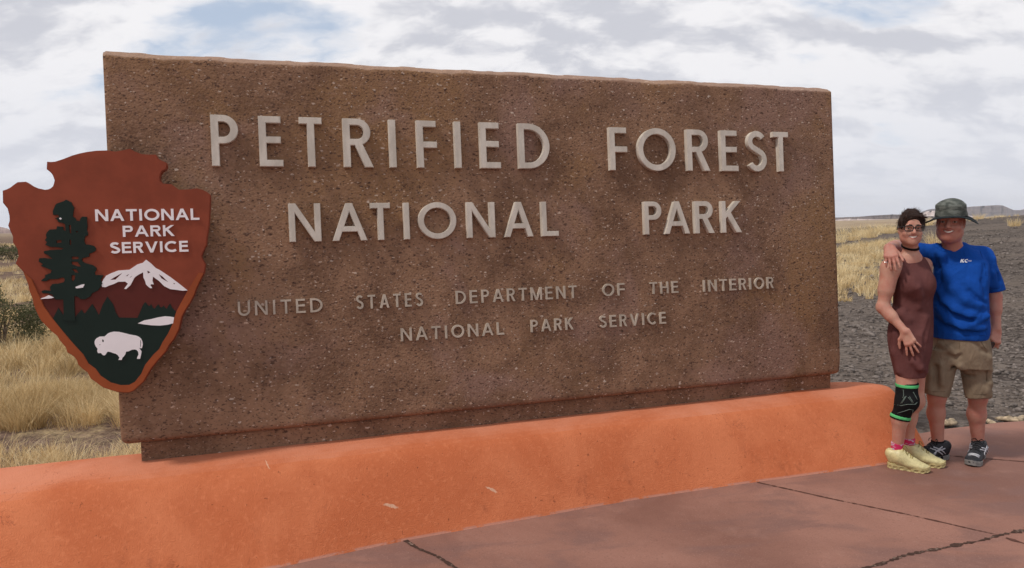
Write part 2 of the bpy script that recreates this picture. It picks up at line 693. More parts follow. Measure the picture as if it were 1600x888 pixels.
grey = rock_material('mesa_rock', (0.125, 0.105, 0.11), (0.19, 0.155, 0.15), (0.10, 0.085, 0.085), 0.6)
dark = rock_material('ridge_rock', (0.085, 0.068, 0.066), (0.15, 0.115, 0.105), (0.22, 0.17, 0.15), 1.5)
pale = rock_material('badland_clay', (0.42, 0.33, 0.30), (0.66, 0.58, 0.54), (0.30, 0.22, 0.20), 3)
red = rock_material('red_clay', (0.22, 0.14, 0.12), (0.36, 0.27, 0.24), (0.13, 0.095, 0.085), 2)
hill('hills', [(760, 345, 352), (900, 340, 352), (1100, 343, 350), (1310, 340, 347), (1345, 338.6, 347), (1360, 337.2, 347), (1395, 335.3, 347), (1420, 336.2, 346), (1450, 338, 346), (1520, 340, 345)], 1900, 260, dark, seed=3)
hill('hills', [(1180, 347, 350), (1300, 344.5, 349), (1328, 342.0, 348.5), (1350, 342.6, 348), (1375, 343.5, 348), (1420, 345, 348), (1460, 345.5, 347)], 1250, 130, pale, cliff=0.2, seed=5)
hill('mesa', [(1432, 336, 340), (1444, 330, 340), (1450, 327.5, 340), (1463, 326, 340), (1480, 325.4, 340), (1510, 323.6, 339), (1545, 321.4, 339), (1558, 320.6, 339), (1566, 321.2, 339), (1574, 324.5, 339), (1583, 328.4, 338), (1592, 328.6, 338), (1604, 326.5, 338), (1680, 322, 337), (1800, 318, 336)], 3200, 420, grey, seed=8)
hill('hills', [(1405, 338, 343), (1440, 334, 343), (1448, 330.5, 343), (1456, 329.5, 343), (1470, 331, 343), (1500, 336, 342), (1530, 339, 341)], 2500, 200, pale, cliff=0.3, seed=15)
hill('hills', [(-420, 362, 372), (-200, 352, 371), (-60, 350, 369), (-10, 353.5, 367.5), (3, 355.0, 367), (12, 357.0, 367), (18, 360, 367), (60, 363.5, 366.5), (180, 363, 366)], 1500, 160, red, seed=11)
hill('hills', [(100, 362, 364), (300, 356, 362), (500, 354, 360), (760, 350, 356), (900, 352, 356)], 2600, 200, dark, seed=12)

# ------------------------------------------------------------------ pavement
def pavement_material():
    m, gr, b = mat('tinted_concrete', (0.35, 0.19, 0.15), 0.78, 0, 0.1)
    co = objco(gr)
    n1 = gr.noise(co, 0.8, 7, 0.62, 0.4)
    n2 = gr.noise(co, 5, 6, 0.65)
    n3 = gr.noise(gr.scl(co, (1, 2.2, 1)), 1.7, 6, 0.6, 0.6)
    c = gr.mix(gr.ramp(n1, 0.32, 0.68), (0.200, 0.098, 0.075), (0.310, 0.158, 0.120))
    c = gr.mix(gr.ramp(n3, 0.46, 0.66, 0, 0.75), c, (0.195, 0.108, 0.092))
    c = gr.mix(gr.ramp(n2, 0.5, 0.8, 0, 0.35), c, (0.37, 0.21, 0.165))
    c = gr.mix(gr.ramp(gr.noise(co, 110, 3, 0.6), 0.55, 0.72, 0, 0.55), c, (0.145, 0.075, 0.060))
    c = gr.mix(gr.ramp(gr.noise(gr.vm('ADD', co, (3, 8, 1)), 150, 2, 0.6), 0.60, 0.74, 0, 0.5), c, (0.42, 0.26, 0.21))
    v = gr.voro(co, 7)
    c = gr.mix(gr.ramp(v.outputs['Distance'], 0.018, 0.035, 0.7, 0), c, (0.09, 0.045, 0.04))
    gr.put(b.inputs['Base Color'], c)
    gr.put(b.inputs['Roughness'], gr.ramp(n1, 0.3, 0.7, 0.62, 0.85))
    bump(gr, b, gr.m('ADD', gr.noise(co, 60, 4, 0.6), gr.m('MULTIPLY', n2, 1.5)), 0.25, 0.006)
    return m


backedge = [ground(1440, 677), ground(1473, 671), ground(1516, 666), ground(1560, 660.5), ground(1600, 658)]
bp = [(q[0], q[1]) for q in backedge]
last = bp[-1]
SLOPE = 0.012                       # the paving falls gently to the left


def pz(x):
    return SLOPE * min(0.0, x - 2.4)


poly = [(-9, -6), (2.4, -6), (9.5, -6), (9.5, 5.2), (7.2, 5.75), (5.4, 5.83), (4.6, 5.76)] + bp[::-1] + [(2.6, 5.42), (2.4, 5.37), (1.5, 5.2), (0.3, 4.85), (-1.0, 4.30), (-2.2, 3.75), (-5, 2.6), (-9, 1.2)]
V = [(x, y, pz(x)) for x, y in poly] + [(x, y, pz(x) - 0.14) for x, y in poly]
n = len(poly)
iR = [i for i, (x, y) in enumerate(poly) if x >= 2.4]
iL = [i for i, (x, y) in enumerate(poly) if x <= 2.4]
fcs = [iR, iL] + [[(i + 1) % n, i, n + i, n + (i + 1) % n] for i in range(n)]
pave = tag(mesh_obj('pavement', V, fcs, pavement_material()), kind='structure')
crackm, gr, b = mat('joint_grit', (0.07, 0.045, 0.035), 0.95, 0, 0.1)
co = objco(gr)
cv_ = gr.voro(co, 60)
gr.put(b.inputs['Base Color'], gr.mix(gr.ramp(gr.noise(co, 25, 4, 0.7), 0.45, 0.68), (0.065, 0.038, 0.030), gr.mix(gr.ramp(cv_.outputs['Distance'], 0.2, 0.6), (0.28, 0.2, 0.16), (0.07, 0.04, 0.03))))


def joint(name, pts, w, jag, m, z=0.003, seed=0):
    """an irregular open joint or crack lying in the pavement"""
    rs = np.random.RandomState(seed)
    P = np.array([(q[0], q[1]) for q in pts], float)
    sg = np.r_[0, np.cumsum(np.linalg.norm(np.diff(P, axis=0), axis=1))]
    t = np.arange(0, sg[-1], 0.012)
    C = np.stack([np.interp(t, sg, P[:, 0]), np.interp(t, sg, P[:, 1])], -1)
    T = np.gradient(C, axis=0)
    T /= np.linalg.norm(T, axis=1)[:, None]
    N = np.stack([-T[:, 1], T[:, 0]], -1)
    def nz(s, k):
        return np.convolve(rs.normal(size=len(t) + 40), np.hanning(k) / math.sqrt(k), 'same')[20:-20]
    mid_ = jag * nz(0, 25)
    wid = np.clip(w * (1 + 0.5 * nz(0, 9) + 0.75 * nz(0, 3)), w * 0.15, w * 2.6)
    Lf, Rt = C + N * (mid_ + wid / 2)[:, None], C + N * (mid_ - wid / 2)[:, None]
    P3 = np.concatenate([np.c_[Lf, z + SLOPE * np.minimum(0, Lf[:, 0] - 2.4)], np.c_[Rt, z + SLOPE * np.minimum(0, Rt[:, 0] - 2.4)]])
    o = mesh_obj(name, P3, grid_faces(2, len(t))[:, ::1], m, pave)
    return o


def ext(a, b_, k):
    a, b_ = np.array(a), np.array(b_)
    return b_ + (b_ - a) / np.linalg.norm(b_ - a) * k


def paved(x, y):
    P = ground(x, y)
    for _ in range(5):
        P = ground(x, y, pz(P[0]))
    return P


j1 = [paved(628, 842), paved(655, 858), paved(684, 871), paved(710, 888)]
joint('crack', j1 + [ext(j1[0], j1[-1], 4)], 0.015, 0.005, crackm, seed=1)
j2 = [paved(1183, 754), paved(1290, 778), paved(1420, 805), paved(1565, 838), paved(1602, 850)]
joint('control_joint', j2[:3] + [j2[3]], 0.009, 0.002, simple('joint_shade', (0.105, 0.050, 0.038), 0.9), seed=2)
joint('control_joint', [paved(1572, 841), paved(1604, 851), ext(paved(1572, 841), paved(1604, 851), 3)], 0.014, 0.003, bpy.data.materials['joint_shade'], seed=3)
j3 = [paved(1350, 889), paved(1420, 870), paved(1500, 853), paved(1560, 838), paved(1602, 828)]
joint('crack', [ext(j3[1], j3[0], 3)] + j3 + [ext(j3[-2], j3[-1], 3.5)], 0.019, 0.009, crackm, seed=4)
j4 = [paved(1462, 711), paved(1500, 714), paved(1600, 722)]
joint('control_joint', j4 + [ext(j4[0], j4[-1], 3)], 0.009, 0.003, bpy.data.materials['joint_shade'], seed=5)

# ------------------------------------------------------------------ the low orange plinth
def plinth_material():
    m, gr, b = mat('orange_stucco', (0.7, 0.2, 0.08), 0.88, 0, 0.2)
    co = objco(gr)
    n1 = gr.noise(co, 1.6, 7, 0.6, 0.5)
    n2 = gr.noise(co, 9, 6, 0.65)
    n3 = gr.noise(co, 45, 4, 0.6)
    c = gr.mix(gr.ramp(n1, 0.34, 0.66), (0.505, 0.140, 0.058), (0.610, 0.195, 0.088))
    c = gr.mix(gr.ramp(n2, 0.50, 0.78, 0, 0.5), c, (0.455, 0.118, 0.048))
    c = gr.mix(gr.ramp(n3, 0.50, 0.72, 0, 0.45), c, (0.67, 0.225, 0.105))
    c = gr.mix(gr.ramp(gr.noise(gr.vm('ADD', co, (4, 2, 7)), 75, 4, 0.65), 0.55, 0.75, 0, 0.40), c, (0.370, 0.096, 0.042))
    c = gr.mix(gr.ramp(gr.noise(gr.vm('ADD', co, (1, 6, 2)), 28, 3, 0.6), 0.68, 0.73, 0, 0.7), c, (0.21, 0.060, 0.030))
    # paler tint on upturned faces, and scattered dirt
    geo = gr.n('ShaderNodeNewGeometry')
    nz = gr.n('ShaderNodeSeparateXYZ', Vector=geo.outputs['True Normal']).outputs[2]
    top_tint = gr.m('MULTIPLY', gr.ramp(gr.m('ADD', nz, gr.m('MULTIPLY', gr.m('SUBTRACT', n1, 0.5), 0.5)), 0.86, 1.08), 0.66)
    c = gr.mix(top_tint, c, (0.60, 0.245, 0.155))
    xyz = gr.n('ShaderNodeSeparateXYZ', Vector=co)
    z = gr.m('SUBTRACT', xyz.outputs[2], gr.m('MULTIPLY', gr.m('MINIMUM', gr.m('SUBTRACT', xyz.outputs[0], 2.2), 0.0), SLOPE))
    dirt = gr.m('MULTIPLY', gr.ramp(gr.noise(gr.scl(co, (1, 1, 0.5)), 7, 5, 0.7), 0.57, 0.72), gr.ramp(z, 0.02, 0.26, 0.5, 0.06))
    c = gr.mix(dirt, c, (0.24, 0.066, 0.034))
    c = gr.mix(gr.m('MULTIPLY', gr.ramp(z, 0.006, 0.016, 0.8, 0), gr.ramp(n2, 0.42, 0.5)), c, (0.50, 0.25, 0.19))
    wv = gr.vm('ADD', co, gr.vm('SCALE', gr.vm('SUBTRACT', gr.noise(co, 2.2, 5, 0.7, 0, True), (0.5, 0.5, 0.5)), 0.6))
    ck = gr.voro(wv, 2.4, 'DISTANCE_TO_EDGE')
    crk = gr.m('MULTIPLY', gr.ramp(ck.outputs[0], 0.0, 0.009, 1, 0), gr.ramp(gr.noise(co, 1.7, 4, 0.6), 0.52, 0.60))
    c = gr.mix(gr.m('MULTIPLY', crk, 0.6), c, (0.30, 0.085, 0.045))
    # three pale scuffs where the paint is scraped off
    for (px, py, a, ln) in ((768, 765, -0.55, 0.035), (611, 791, -0.32, 0.04), (418, 727, -0.9, 0.018)):
        P = plinth_hit(px, py) - PO
        d = gr.vm('SUBTRACT', gr.vm('ADD', co, gr.vm('SCALE', gr.vm('SUBTRACT', gr.noise(co, 40, 3, 0.7, 0, True), (0.5, 0.5, 0.5)), 0.022)), tuple(P))
        al = SE * math.cos(a) + np.array([0, 0, 1]) * math.sin(a)
        pe = -SE * math.sin(a) + np.array([0, 0, 1]) * math.cos(a)
        u_ = gr.m('DIVIDE', gr.vm('DOT_PRODUCT', d, tuple(al)), ln)
        w_ = gr.m('DIVIDE', gr.vm('DOT_PRODUCT', d, tuple(pe)), ln * 0.17)
        q_ = gr.m('ADD', gr.m('POWER', gr.m('ABSOLUTE', u_), 2.0), gr.m('POWER', gr.m('ABSOLUTE', w_), 2.0))
        c = gr.mix(gr.m('MULTIPLY', gr.ramp(q_, 0.5, 1.3, 1, 0), 0.75), c, (0.66, 0.42, 0.29))
    gr.put(b.inputs['Base Color'], c)
    bump(gr, b, gr.m('ADD', gr.m('ADD', gr.m('MULTIPLY', n3, 0.5), gr.m('MULTIPLY', n2, 1.2)), gr.m('MULTIPLY', gr.noise(co, 160, 3, 0.6), 1.6)), 0.55, 0.008)
    return m


PD, STOP, ZT = 0.10, 4.62, 0.40      # centre line behind the slab's face, end of the straight run, top
# height and share of the batter; below the shoulder the face runs straight to the base, above it the top rounds over
PLV = [(-.07, 1.14), (0.0, 1.0), (0.06, .87), (0.14, .69), (.22, .49), (.28, .33), (.318, .215), (.345, .115), (.366, .0), (.380, -.16), (.389, -.33), (.3955, -.55), (.400, -.78), (.402, -1.0)]


def plinth_r(s, g_, back=False):
    if back:
        return .20 + .22 * g_ if g_ >= 0 else .20 * (1 + g_)
    rb = np.interp(s, [-3.5, 0.0, 0.72, 1.4, 2.75, 3.6, 4.62], [.60, .585, .57, .505, .465, .508, .575])
    return .250 + (rb - .250) * g_ if g_ >= 0 else .250 * (1 + g_)


def plinth_hit(px, py):
    """the point of the battered front face behind a picture point"""
    d = ray(px, py)
    t = 2.0
    while t < 8:
        P = CAM + d * t
        q = P - SO
        s, dd = q @ SE, -(q @ SH)
        zt = np.interp(PD - dd, [plinth_r(s, g_) for z_, g_ in PLV][::-1], [z_ for z_, g_ in PLV][::-1])
        if P[2] <= zt and dd < PD:
            return P
        t += 0.004
    return P


PO = np.array([0.2, 4.3, 0.0])
PATH = []
for s in np.arange(-3.6, STOP, 0.05):
    PATH.append((s, 0.0, 'f'))
for a in np.linspace(0, math.pi, 34):
    PATH.append((STOP, a, 'e'))
for s in np.arange(STOP, -3.6, -0.1):
    PATH.append((s, 0.0, 'b'))
for a in np.linspace(0, math.pi, 20)[1:-1]:
    PATH.append((-3.6, a, 'l'))
rows = []
for (s, a, k) in PATH:
    row = []
    for (z, g_) in PLV:
        r = plinth_r(s, g_)
        if k == 'f':
            ss, dd = s, PD - r
        elif k == 'b':
            ss, dd = s, PD + plinth_r(s, g_, True)
        elif k == 'e':
            re = .43 + (plinth_r(STOP, 1.0) - .43) * g_ if g_ >= 0 else .43 * (1 + g_)
            ss, dd = STOP + re * math.sin(a), PD - (r if a < math.pi / 2 else plinth_r(s, g_, True)) * math.cos(a)
        else:
            ss, dd = -3.6 - r * math.sin(a), PD + r * math.cos(a)
        w = 0.007 * (mnoise.noise(Vector((ss * 1.3, dd * 1.3, z * 2))) + 0.6 * mnoise.noise(Vector((ss * 4, dd * 4, z * 5))))
        fade = min(1, max(0, (PD + 0.6 - abs(dd)) ))
        P = SO * [1, 1, 0] + SE * ss - SH * (dd - w * (1 if k == 'f' else 0.5)) + np.array([0, 0, z + (w * 0.8 if z > .2 else 0)])
        row.append(P)
    rows.append(row)
PV = np.array(rows)
fc = grid_faces(PV.shape[0], PV.shape[1], True)
V = PV.reshape(-1, 3)
plinth = mesh_obj('plinth', V, fc, plinth_material(), smooth=True, origin=PO)
tag(plinth, 'low orange stucco plinth with rounded top running under the brown slab', 'plinth')

# ------------------------------------------------------------------ the slab and its letters
def slab_material():
    m, gr, b = mat('exposed_aggregate', (0.3, 0.17, 0.11), 0.9, 0, 0.2)
    co = objco(gr)
    wn = gr.vm('SCALE', gr.vm('SUBTRACT', gr.noise(co, 30, 3, 0.6, 0, True), (0.5, 0.5, 0.5)), 0.02)
    cw = gr.vm('ADD', co, wn)
    n0 = gr.noise(co, 0.9, 6, 0.62, 0.6)
    n1 = gr.noise(co, 3.0, 7, 0.62, 0.3)
    n2 = gr.noise(co, 28, 5, 0.65)
    c = gr.mix(gr.ramp(n1, 0.34, 0.66), (0.160, 0.089, 0.055), (0.280, 0.162, 0.100))
    c = gr.mix(gr.ramp(n0, 0.47, 0.64, 0, 0.75), c, (0.285, 0.160, 0.080))
    c = gr.mix(gr.ramp(gr.noise(gr.vm('ADD', co, (5, 1, 3)), 1.3, 6, 0.6, 0.4), 0.52, 0.66, 0, 0.7), c, (0.275, 0.165, 0.130))
    c = gr.mix(gr.ramp(n2, 0.5, 0.75, 0, 0.45), c, (0.36, 0.225, 0.155))
    # pebbles: each voronoi cell its own tone, a few pale, a few dark pits
    for sc_, lo, hi, st in ((34, 0.14, 0.36, 0.95), (62, 0.20, 0.42, 0.9), (105, 0.25, 0.5, 0.85)):
        v = gr.voro(gr.vm('ADD', gr.scl(cw, (0.75, 0.75, 1.35)), gr.vm('SCALE', gr.noise(co, sc_ * 2.2, 2, 0.6, 0, True), 0.55 / sc_)), sc_)
        cell = gr.n('ShaderNodeSeparateColor', Color=v.outputs['Color'])
        disc = gr.ramp(v.outputs['Distance'], lo, hi, 1, 0)
        palef = gr.m('MULTIPLY', gr.m('GREATER_THAN', cell.outputs[0], 0.962), disc)
        darkf = gr.m('MULTIPLY', gr.m('LESS_THAN', cell.outputs[0], 0.16), disc)
        midf = gr.m('MULTIPLY', gr.m('MULTIPLY', gr.m('GREATER_THAN', cell.outputs[1], 0.55), disc), 0.5)
        c = gr.mix(midf, c, gr.mix(cell.outputs[2], (0.35, 0.205, 0.135), (0.13, 0.075, 0.055)))
        c = gr.mix(gr.m('MULTIPLY', palef, st * 0.85), c, gr.mix(cell.outputs[2], (0.56, 0.40, 0.30), (0.60, 0.50, 0.42)))
        c = gr.mix(gr.m('MULTIPLY', darkf, st), c, (0.080, 0.045, 0.033))
    dk = gr.ramp(gr.noise(gr.scl(cw, (.75, .75, 1.5)), 40, 4, 0.6, 0.8), 0.60, 0.66)
    c = gr.mix(gr.m('MULTIPLY', dk, 0.8), c, (0.085, 0.048, 0.036))
    lt = gr.ramp(gr.noise(gr.vm('ADD', gr.scl(cw, (.8, .8, 1.4)), (9, 4, 2)), 70, 2, 0.5, 0.6), 0.69, 0.73)
    c = gr.mix(gr.m('MULTIPLY', lt, 0.6), c, (0.46, 0.32, 0.24))
    gr.put(b.inputs['Base Color'], c)
    vb = gr.voro(cw, 75)
    h = gr.m('ADD', gr.m('MULTIPLY', vb.outputs['Distance'], -0.8), gr.m('MULTIPLY', n2, 1.0))
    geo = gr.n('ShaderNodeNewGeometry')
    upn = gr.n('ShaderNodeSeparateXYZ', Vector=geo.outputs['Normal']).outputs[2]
    rim_lit = gr.m('MULTIPLY', gr.ramp(gr.m('ADD', upn, gr.m('MULTIPLY', gr.m('SUBTRACT', n2, 0.5), 0.5)), 0.32, 0.6), 0.50)
    gr.put(b.inputs['Base Color'], gr.mix(rim_lit, c, (0.40, 0.275, 0.215)))     # skylight on the broken top rim put into the colour
    bump(gr, b, h, 0.28, 0.010)
    return m


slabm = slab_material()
sign = empty('park_entrance_sign', SO + SE * SW / 2 + np.array([0, 0, -0.105]))
tag(sign, 'huge brown exposed-aggregate slab with raised metal lettering on orange plinth', 'entrance sign')
TH = 0.24
S = SDF((-0.06, -0.05, -TH - 0.06), (SW + 0.06, SHT + 0.05, 0.05), 0.0105)


def slab_fn():
    ax = [S.lo[i] + S.h * np.arange(S.n[i]) for i in range(3)]
    X, Y, Z = np.meshgrid(*ax, indexing='ij')
    rr_ = 0.014 + 0.022 * np.clip((0.12 - Y) / 0.12, 0, 1)
    top = SHT + 0.005 * vnoise(X * 9, 0 * X, Z * 9, 31) + 0.004 * vnoise(X * 40, 0 * X, Z * 40, 33)
    th = TH + 0.10 * (1 - Y / SHT)           # battered: thicker towards the bottom
    qx = np.abs(X - SW / 2) - SW / 2 + rr_
    qy = np.maximum(Y - top, -Y) + rr_
    qz = np.maximum(Z, -Z - th) + rr_
    d = np.sqrt(np.maximum(qx, 0)**2 + np.maximum(qy, 0)**2 + np.maximum(qz, 0)**2) + np.minimum(np.maximum(qx, np.maximum(qy, qz)), 0) - rr_
    ch = (Y - top) * 0.75 + Z * 0.66 + 0.024 + 0.005 * vnoise(X * 14, Y * 3, 0 * X, 35) + 0.003 * vnoise(X * 60, Y * 60, Z * 60, 36)
    d = np.maximum(d, ch)
    for (x0, y0, r_) in ((1.31, SHT - 0.002, 0.018), (0.62, SHT, 0.014), (2.9, SHT + .004, 0.018), (3.75, SHT, 0.013), (4.45, SHT - .01, .012)):
        d = np.maximum(d, r_ - np.sqrt((X - x0)**2 + (Y - y0)**2 * 1.5 + (Z + 0.004)**2))
    return d.astype(np.float32)


S.d = slab_fn()
Vs, Qs = S.nets()
Vw = SO + Vs[:, :1] * SE + Vs[:, 1:2] * SV + Vs[:, 2:3] * SN
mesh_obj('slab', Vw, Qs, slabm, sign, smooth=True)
# recessed foot between slab and plinth
nk = []
for z in (-0.13, -0.005):
    for s, d in ((0.085, 0.05), (SW - 0.045, 0.05), (SW - 0.045, 0.245), (0.085, 0.245)):
        nk.append(SO + SE * s - SH * d + np.array([0, 0, z]))
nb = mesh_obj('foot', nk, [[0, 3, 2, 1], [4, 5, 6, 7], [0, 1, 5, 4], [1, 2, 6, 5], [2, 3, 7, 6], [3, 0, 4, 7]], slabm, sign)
bv = nb.modifiers.new('bevel', 'BEVEL')
bv.width, bv.segments = 0.008, 2


# letters: strokes united into one outline per letter
def rect(x0, y0, x1, y1):
    return [(x0, y0), (x1, y0), (x1, y1), (x0, y1)]


def arc(cx, cy, rx, ry, a0, a1, n=22):
    return [(cx + rx * math.cos(a), cy + ry * math.sin(a)) for a in np.linspace(R(a0), R(a1), n)]


def stroke(P, t):
    P = np.array(P, float)
    T = np.gradient(P, axis=0)
    T /= np.linalg.norm(T, axis=1)[:, None]
    N = np.stack([-T[:, 1], T[:, 0]], -1)
    return [tuple(q) for q in P + N * t / 2] + [tuple(q) for q in (P - N * t / 2)[::-1]]


def glyph(c, W, H, t):
    h = t * 0.92
    if c == 'I':
        return [rect(W / 2 - t / 2, 0, W / 2 + t / 2, H)], []
    if c in 'EFLTH':
        st = rect(0, 0, t, H)
        if c == 'E':
            return [st, rect(0, H - h, W * .95, H), rect(0, H * .53 - h / 2, W * .93, H * .53 + h / 2), rect(0, 0, W, h)], []
        if c == 'F':
            return [st, rect(0, H - h, W * .97, H), rect(0, H * .49 - h / 2, W, H * .49 + h / 2)], []
        if c == 'L':
            return [st, rect(0, 0, W, h)], []
        if c == 'T':
            return [rect(0, H - h, W, H), rect(W / 2 - t / 2, 0, W / 2 + t / 2, H)], []
        return [st, rect(W - t, 0, W, H), rect(0, H * .53 - h / 2, W, H * .53 + h / 2)], []
    if c in 'PR':
        bh = H * (.56 if c == 'P' else .55)
        r = bh / 2
        rx = min(W * (1.0 if c == 'P' else .93) - t, r)
        x1 = W * (1.0 if c == 'P' else .93) - rx
        out = [(0, H - bh), (x1, H - bh)] + arc(x1, H - r, rx, r, -90, 90) + [(0, H)]
        inn = [(t, H - bh + h), (x1, H - bh + h)] + arc(x1, H - r, max(rx - t, .1 * W), r - h, -90, 90) + [(t, H - h)]
        ad = [rect(0, 0, t, H), out]
        if c == 'R':
            xm = W * .34
            ad.append([(xm, H - bh + h * .5), (xm + t * 1.18, H - bh + h * .5), (W, 0), (W - t * 1.22, 0)])
        return ad, [inn]
    if c == 'D':
        xa = W * .32
        return [[(0, 0), (xa, 0)] + arc(xa, H / 2, W - xa, H / 2, -90, 90, 30) + [(0, H)]], \
               [[(t, h), (xa, h)] + arc(xa, H / 2, W - xa - t, H / 2 - h, -90, 90, 30) + [(t, H - h)]]
    if c in 'OCG':
        e_ = H * .008
        ad = [arc(W / 2, H / 2, W / 2, H / 2 + e_, 0, 360, 52)[:-1]]
        su = [arc(W / 2, H / 2, W / 2 - t, H / 2 - h, 0, 360, 52)[:-1]]
        if c == 'C':
            ad = [stroke(arc(W * .56, H / 2, W * .56 - t / 2, H / 2 - h / 2, 48, 312, 40), t)]
            su = []
        return ad, su
    if c == 'N':
        q = t * 1.2
        return [rect(0, 0, t, H), rect(W - t, 0, W, H), [(0, H), (t * 1.12, H), (W, 0), (W - t * 1.12, 0)]], []
    if c == 'M':
        return [rect(0, 0, t, H), rect(W - t, 0, W, H), [(0, H), (t * 1.15, H), (W / 2 + t * .55, 0), (W / 2 - t * .55, 0)],
                [(W, H), (W - t * 1.15, H), (W / 2 - t * .55, 0), (W / 2 + t * .55, 0)]], []
    if c in 'AV':
        p = [[(0, 0), (t * 1.06, 0), (W / 2 + t * .55, H), (W / 2 - t * .55, H)], [(W, 0), (W - t * 1.06, 0), (W / 2 - t * .55, H), (W / 2 + t * .55, H)]]
        if c == 'V':
            return [[(x, H - y) for x, y in q] for q in p], []
        y = H * .24
        k = (W / 2 - t * .3) / H
        return p + [[(k * y + t * .3, y), (W - k * y - t * .3, y), (W - k * (y + h) - t * .3, y + h), (k * (y + h) + t * .3, y + h)]], []
    if c == 'K':
        return [rect(0, 0, t, H), [(t * .8, H * .42), (t * .8, H * .42 + t * 1.25), (W * .97 - t * 1.3, H), (W * .97, H)],
                [(t * 1.25, H * .52), (t * 2.1, H * .66), (W, 0), (W - t * 1.3, 0)]], []
    if c == 'U':
        r = W / 2 - t / 2
        return [stroke([(t / 2, H)] + [(t / 2, H * .7)] + arc(W / 2, r + h / 2, r, r, 180, 360, 26) + [(W - t / 2, H * .7), (W - t / 2, H)], t)], []
    if c == 'S':
        ru = H * .255
        rl = H * .285
        rx = W / 2 - t / 2
        up = arc(W * .50, H - ru - 0.0, rx * .93, ru - h / 2, 28, 232, 26)
        lo = arc(W * .50, rl, rx, rl - h / 2, 52, -152, 26)
        x0, y0 = up[-1]
        x1, y1 = lo[0]
        mid_ = [(x0 + (x1 - x0) * q, y0 + (y1 - y0) * q) for q in (.25, .5, .75)]
        return [stroke(up + mid_ + lo, t)], []
    raise ValueError(c)


metal, gr, b = mat('weathered_metal', (0.5, 0.46, 0.40), 0.62, 0.0, 0.4)
co = objco(gr)
gr.put(b.inputs['Base Color'], gr.mix(gr.ramp(gr.noise(gr.scl(co, (1, 1, .35)), 14, 6, 0.65), 0.35, 0.7), (0.50, 0.445, 0.375), (0.66, 0.595, 0.51)))
bump(gr, b, gr.noise(co, 120, 3, 0.6), 0.2, 0.002)
metal2 = simple('tarnished_metal', (0.44, 0.370, 0.295), 0.65, 0.16, 12, 0.2, 0.002)


def put_letter(ch, x0, x1, y0, y1, t, d0, d1, m, parent, bevel=0.0):
    ad, su = glyph(ch, x1 - x0, y1 - y0, t)
    ad = [[(x0 + a, y0 + q) for a, q in p] for p in ad]
    su = [[(x0 + a, y0 + q) for a, q in p] for p in su]
    return solid2d('letter', shape2d(ad, su), d0, d1, m, parent, bevel=bevel)


ROWS = [
    ('PETRIFIED', [(.487, .643), (.725, .867), (.936, 1.076), (1.168, 1.352), (1.42, 1.485), (1.581, 1.719), (1.799, 1.867), (1.957, 2.103), (2.196, 2.417)], 1.427, 1.697, .039, .010),
    ('FOREST', [(2.8, 2.94), (3.006, 3.28), (3.354, 3.543), (3.61, 3.76), (3.824, 3.978), (4.024, 4.165)], 1.421, 1.689, .039, .008),
    ('NATIONAL', [(.865, 1.046), (1.099, 1.29), (1.306, 1.429), (1.49, 1.539), (1.582, 1.806), (1.863, 2.048), (2.099, 2.282), (2.331, 2.452)], 1.018, 1.227, .033, .006),
    ('PARK', [(3.03, 3.163), (3.178, 3.365), (3.399, 3.553), (3.603, 3.766)], 1.014, 1.223, .033, .004)]
for wd, xs, y0, y1, t, sh in ROWS:
    for ch, (x0, x1) in zip(wd, xs):
        if ch in 'OAS':
            sh_ = 0
        else:
            sh_ = sh
        put_letter(ch, x0 + sh_, x1 - sh_, y0, y1, t, -0.004, 0.030, metal, sign, 0.0025)

RELW = dict(I=.24, E=.66, F=.62, L=.60, T=.72, H=.78, P=.66, R=.72, D=.86, O=1.02, C=.92, N=.84, M=1.02, A=.92, V=.88, K=.78, U=.80, S=.70)


def word(wd, x0, x1, y0, y1, t, gap, d0, d1, m, parent, bevel=0.0):
    """set a word between two measured ends"""
    H = y1 - y0
    ws = [RELW[c] * H for c in wd]
    k = (x1 - x0 - gap * H * (len(wd) - 1)) / sum(ws)
    if abs(k - 1) > .3:
        gap = (x1 - x0 - sum(ws)) / (H * (len(wd) - 1))
        k = 1
    x = x0
    for c, w in zip(wd, ws):
        put_letter(c, x, x + w * k, y0, y1, t, d0, d1, m, parent, bevel)
        x += w * k + gap * H


for wd, x0, x1, y0, y1 in (('UNITED', .592, 1.031, .630, .707), ('STATES', 1.214, 1.593, .634, .711), ('DEPARTMENT', 1.789, 2.556, .634, .711), ('OF', 2.733, 2.886, .635, .712),
                           ('THE', 3.066, 3.272, .633, .709), ('INTERIOR', 3.458, 4.012, .630, .707),
                           ('NATIONAL', 1.458, 2.077, .438, .512), ('PARK', 2.247, 2.527, .441, .514), ('SERVICE', 2.704, 3.174, .439, .514)):
    word(wd, x0, x1, y0, y1, .0115, .32, -0.004, 0.013, metal2, sign, 0.0)

# ------------------------------------------------------------------ the arrowhead board on the slab's left end
AB = 0.105                                        # front of the board, proud of the slab
arrow = empty('arrowhead_emblem', SO + SE * 0.1 + SV * 0.25 + SN * 0.03)
tag(arrow, 'red-brown arrowhead board with tree, mountain and bison fixed on slab edge', 'emblem sign')


def painted(name, c, rough=0.5, var=0.08):
    m, gr, b = mat(name, c, rough, 0, 0.15)
    co = objco(gr)
    n = gr.noise(co, 6, 6, 0.65)
    gr.put(b.inputs['Base Color'], gr.mix(gr.ramp(n, 0.3, 0.7), tuple(q * (1 - var) for q in c), tuple(min(1, q * (1 + var)) for q in c)))
    bump(gr, b, gr.noise(co, 70, 3, 0.6), 0.12, 0.002)
    return m


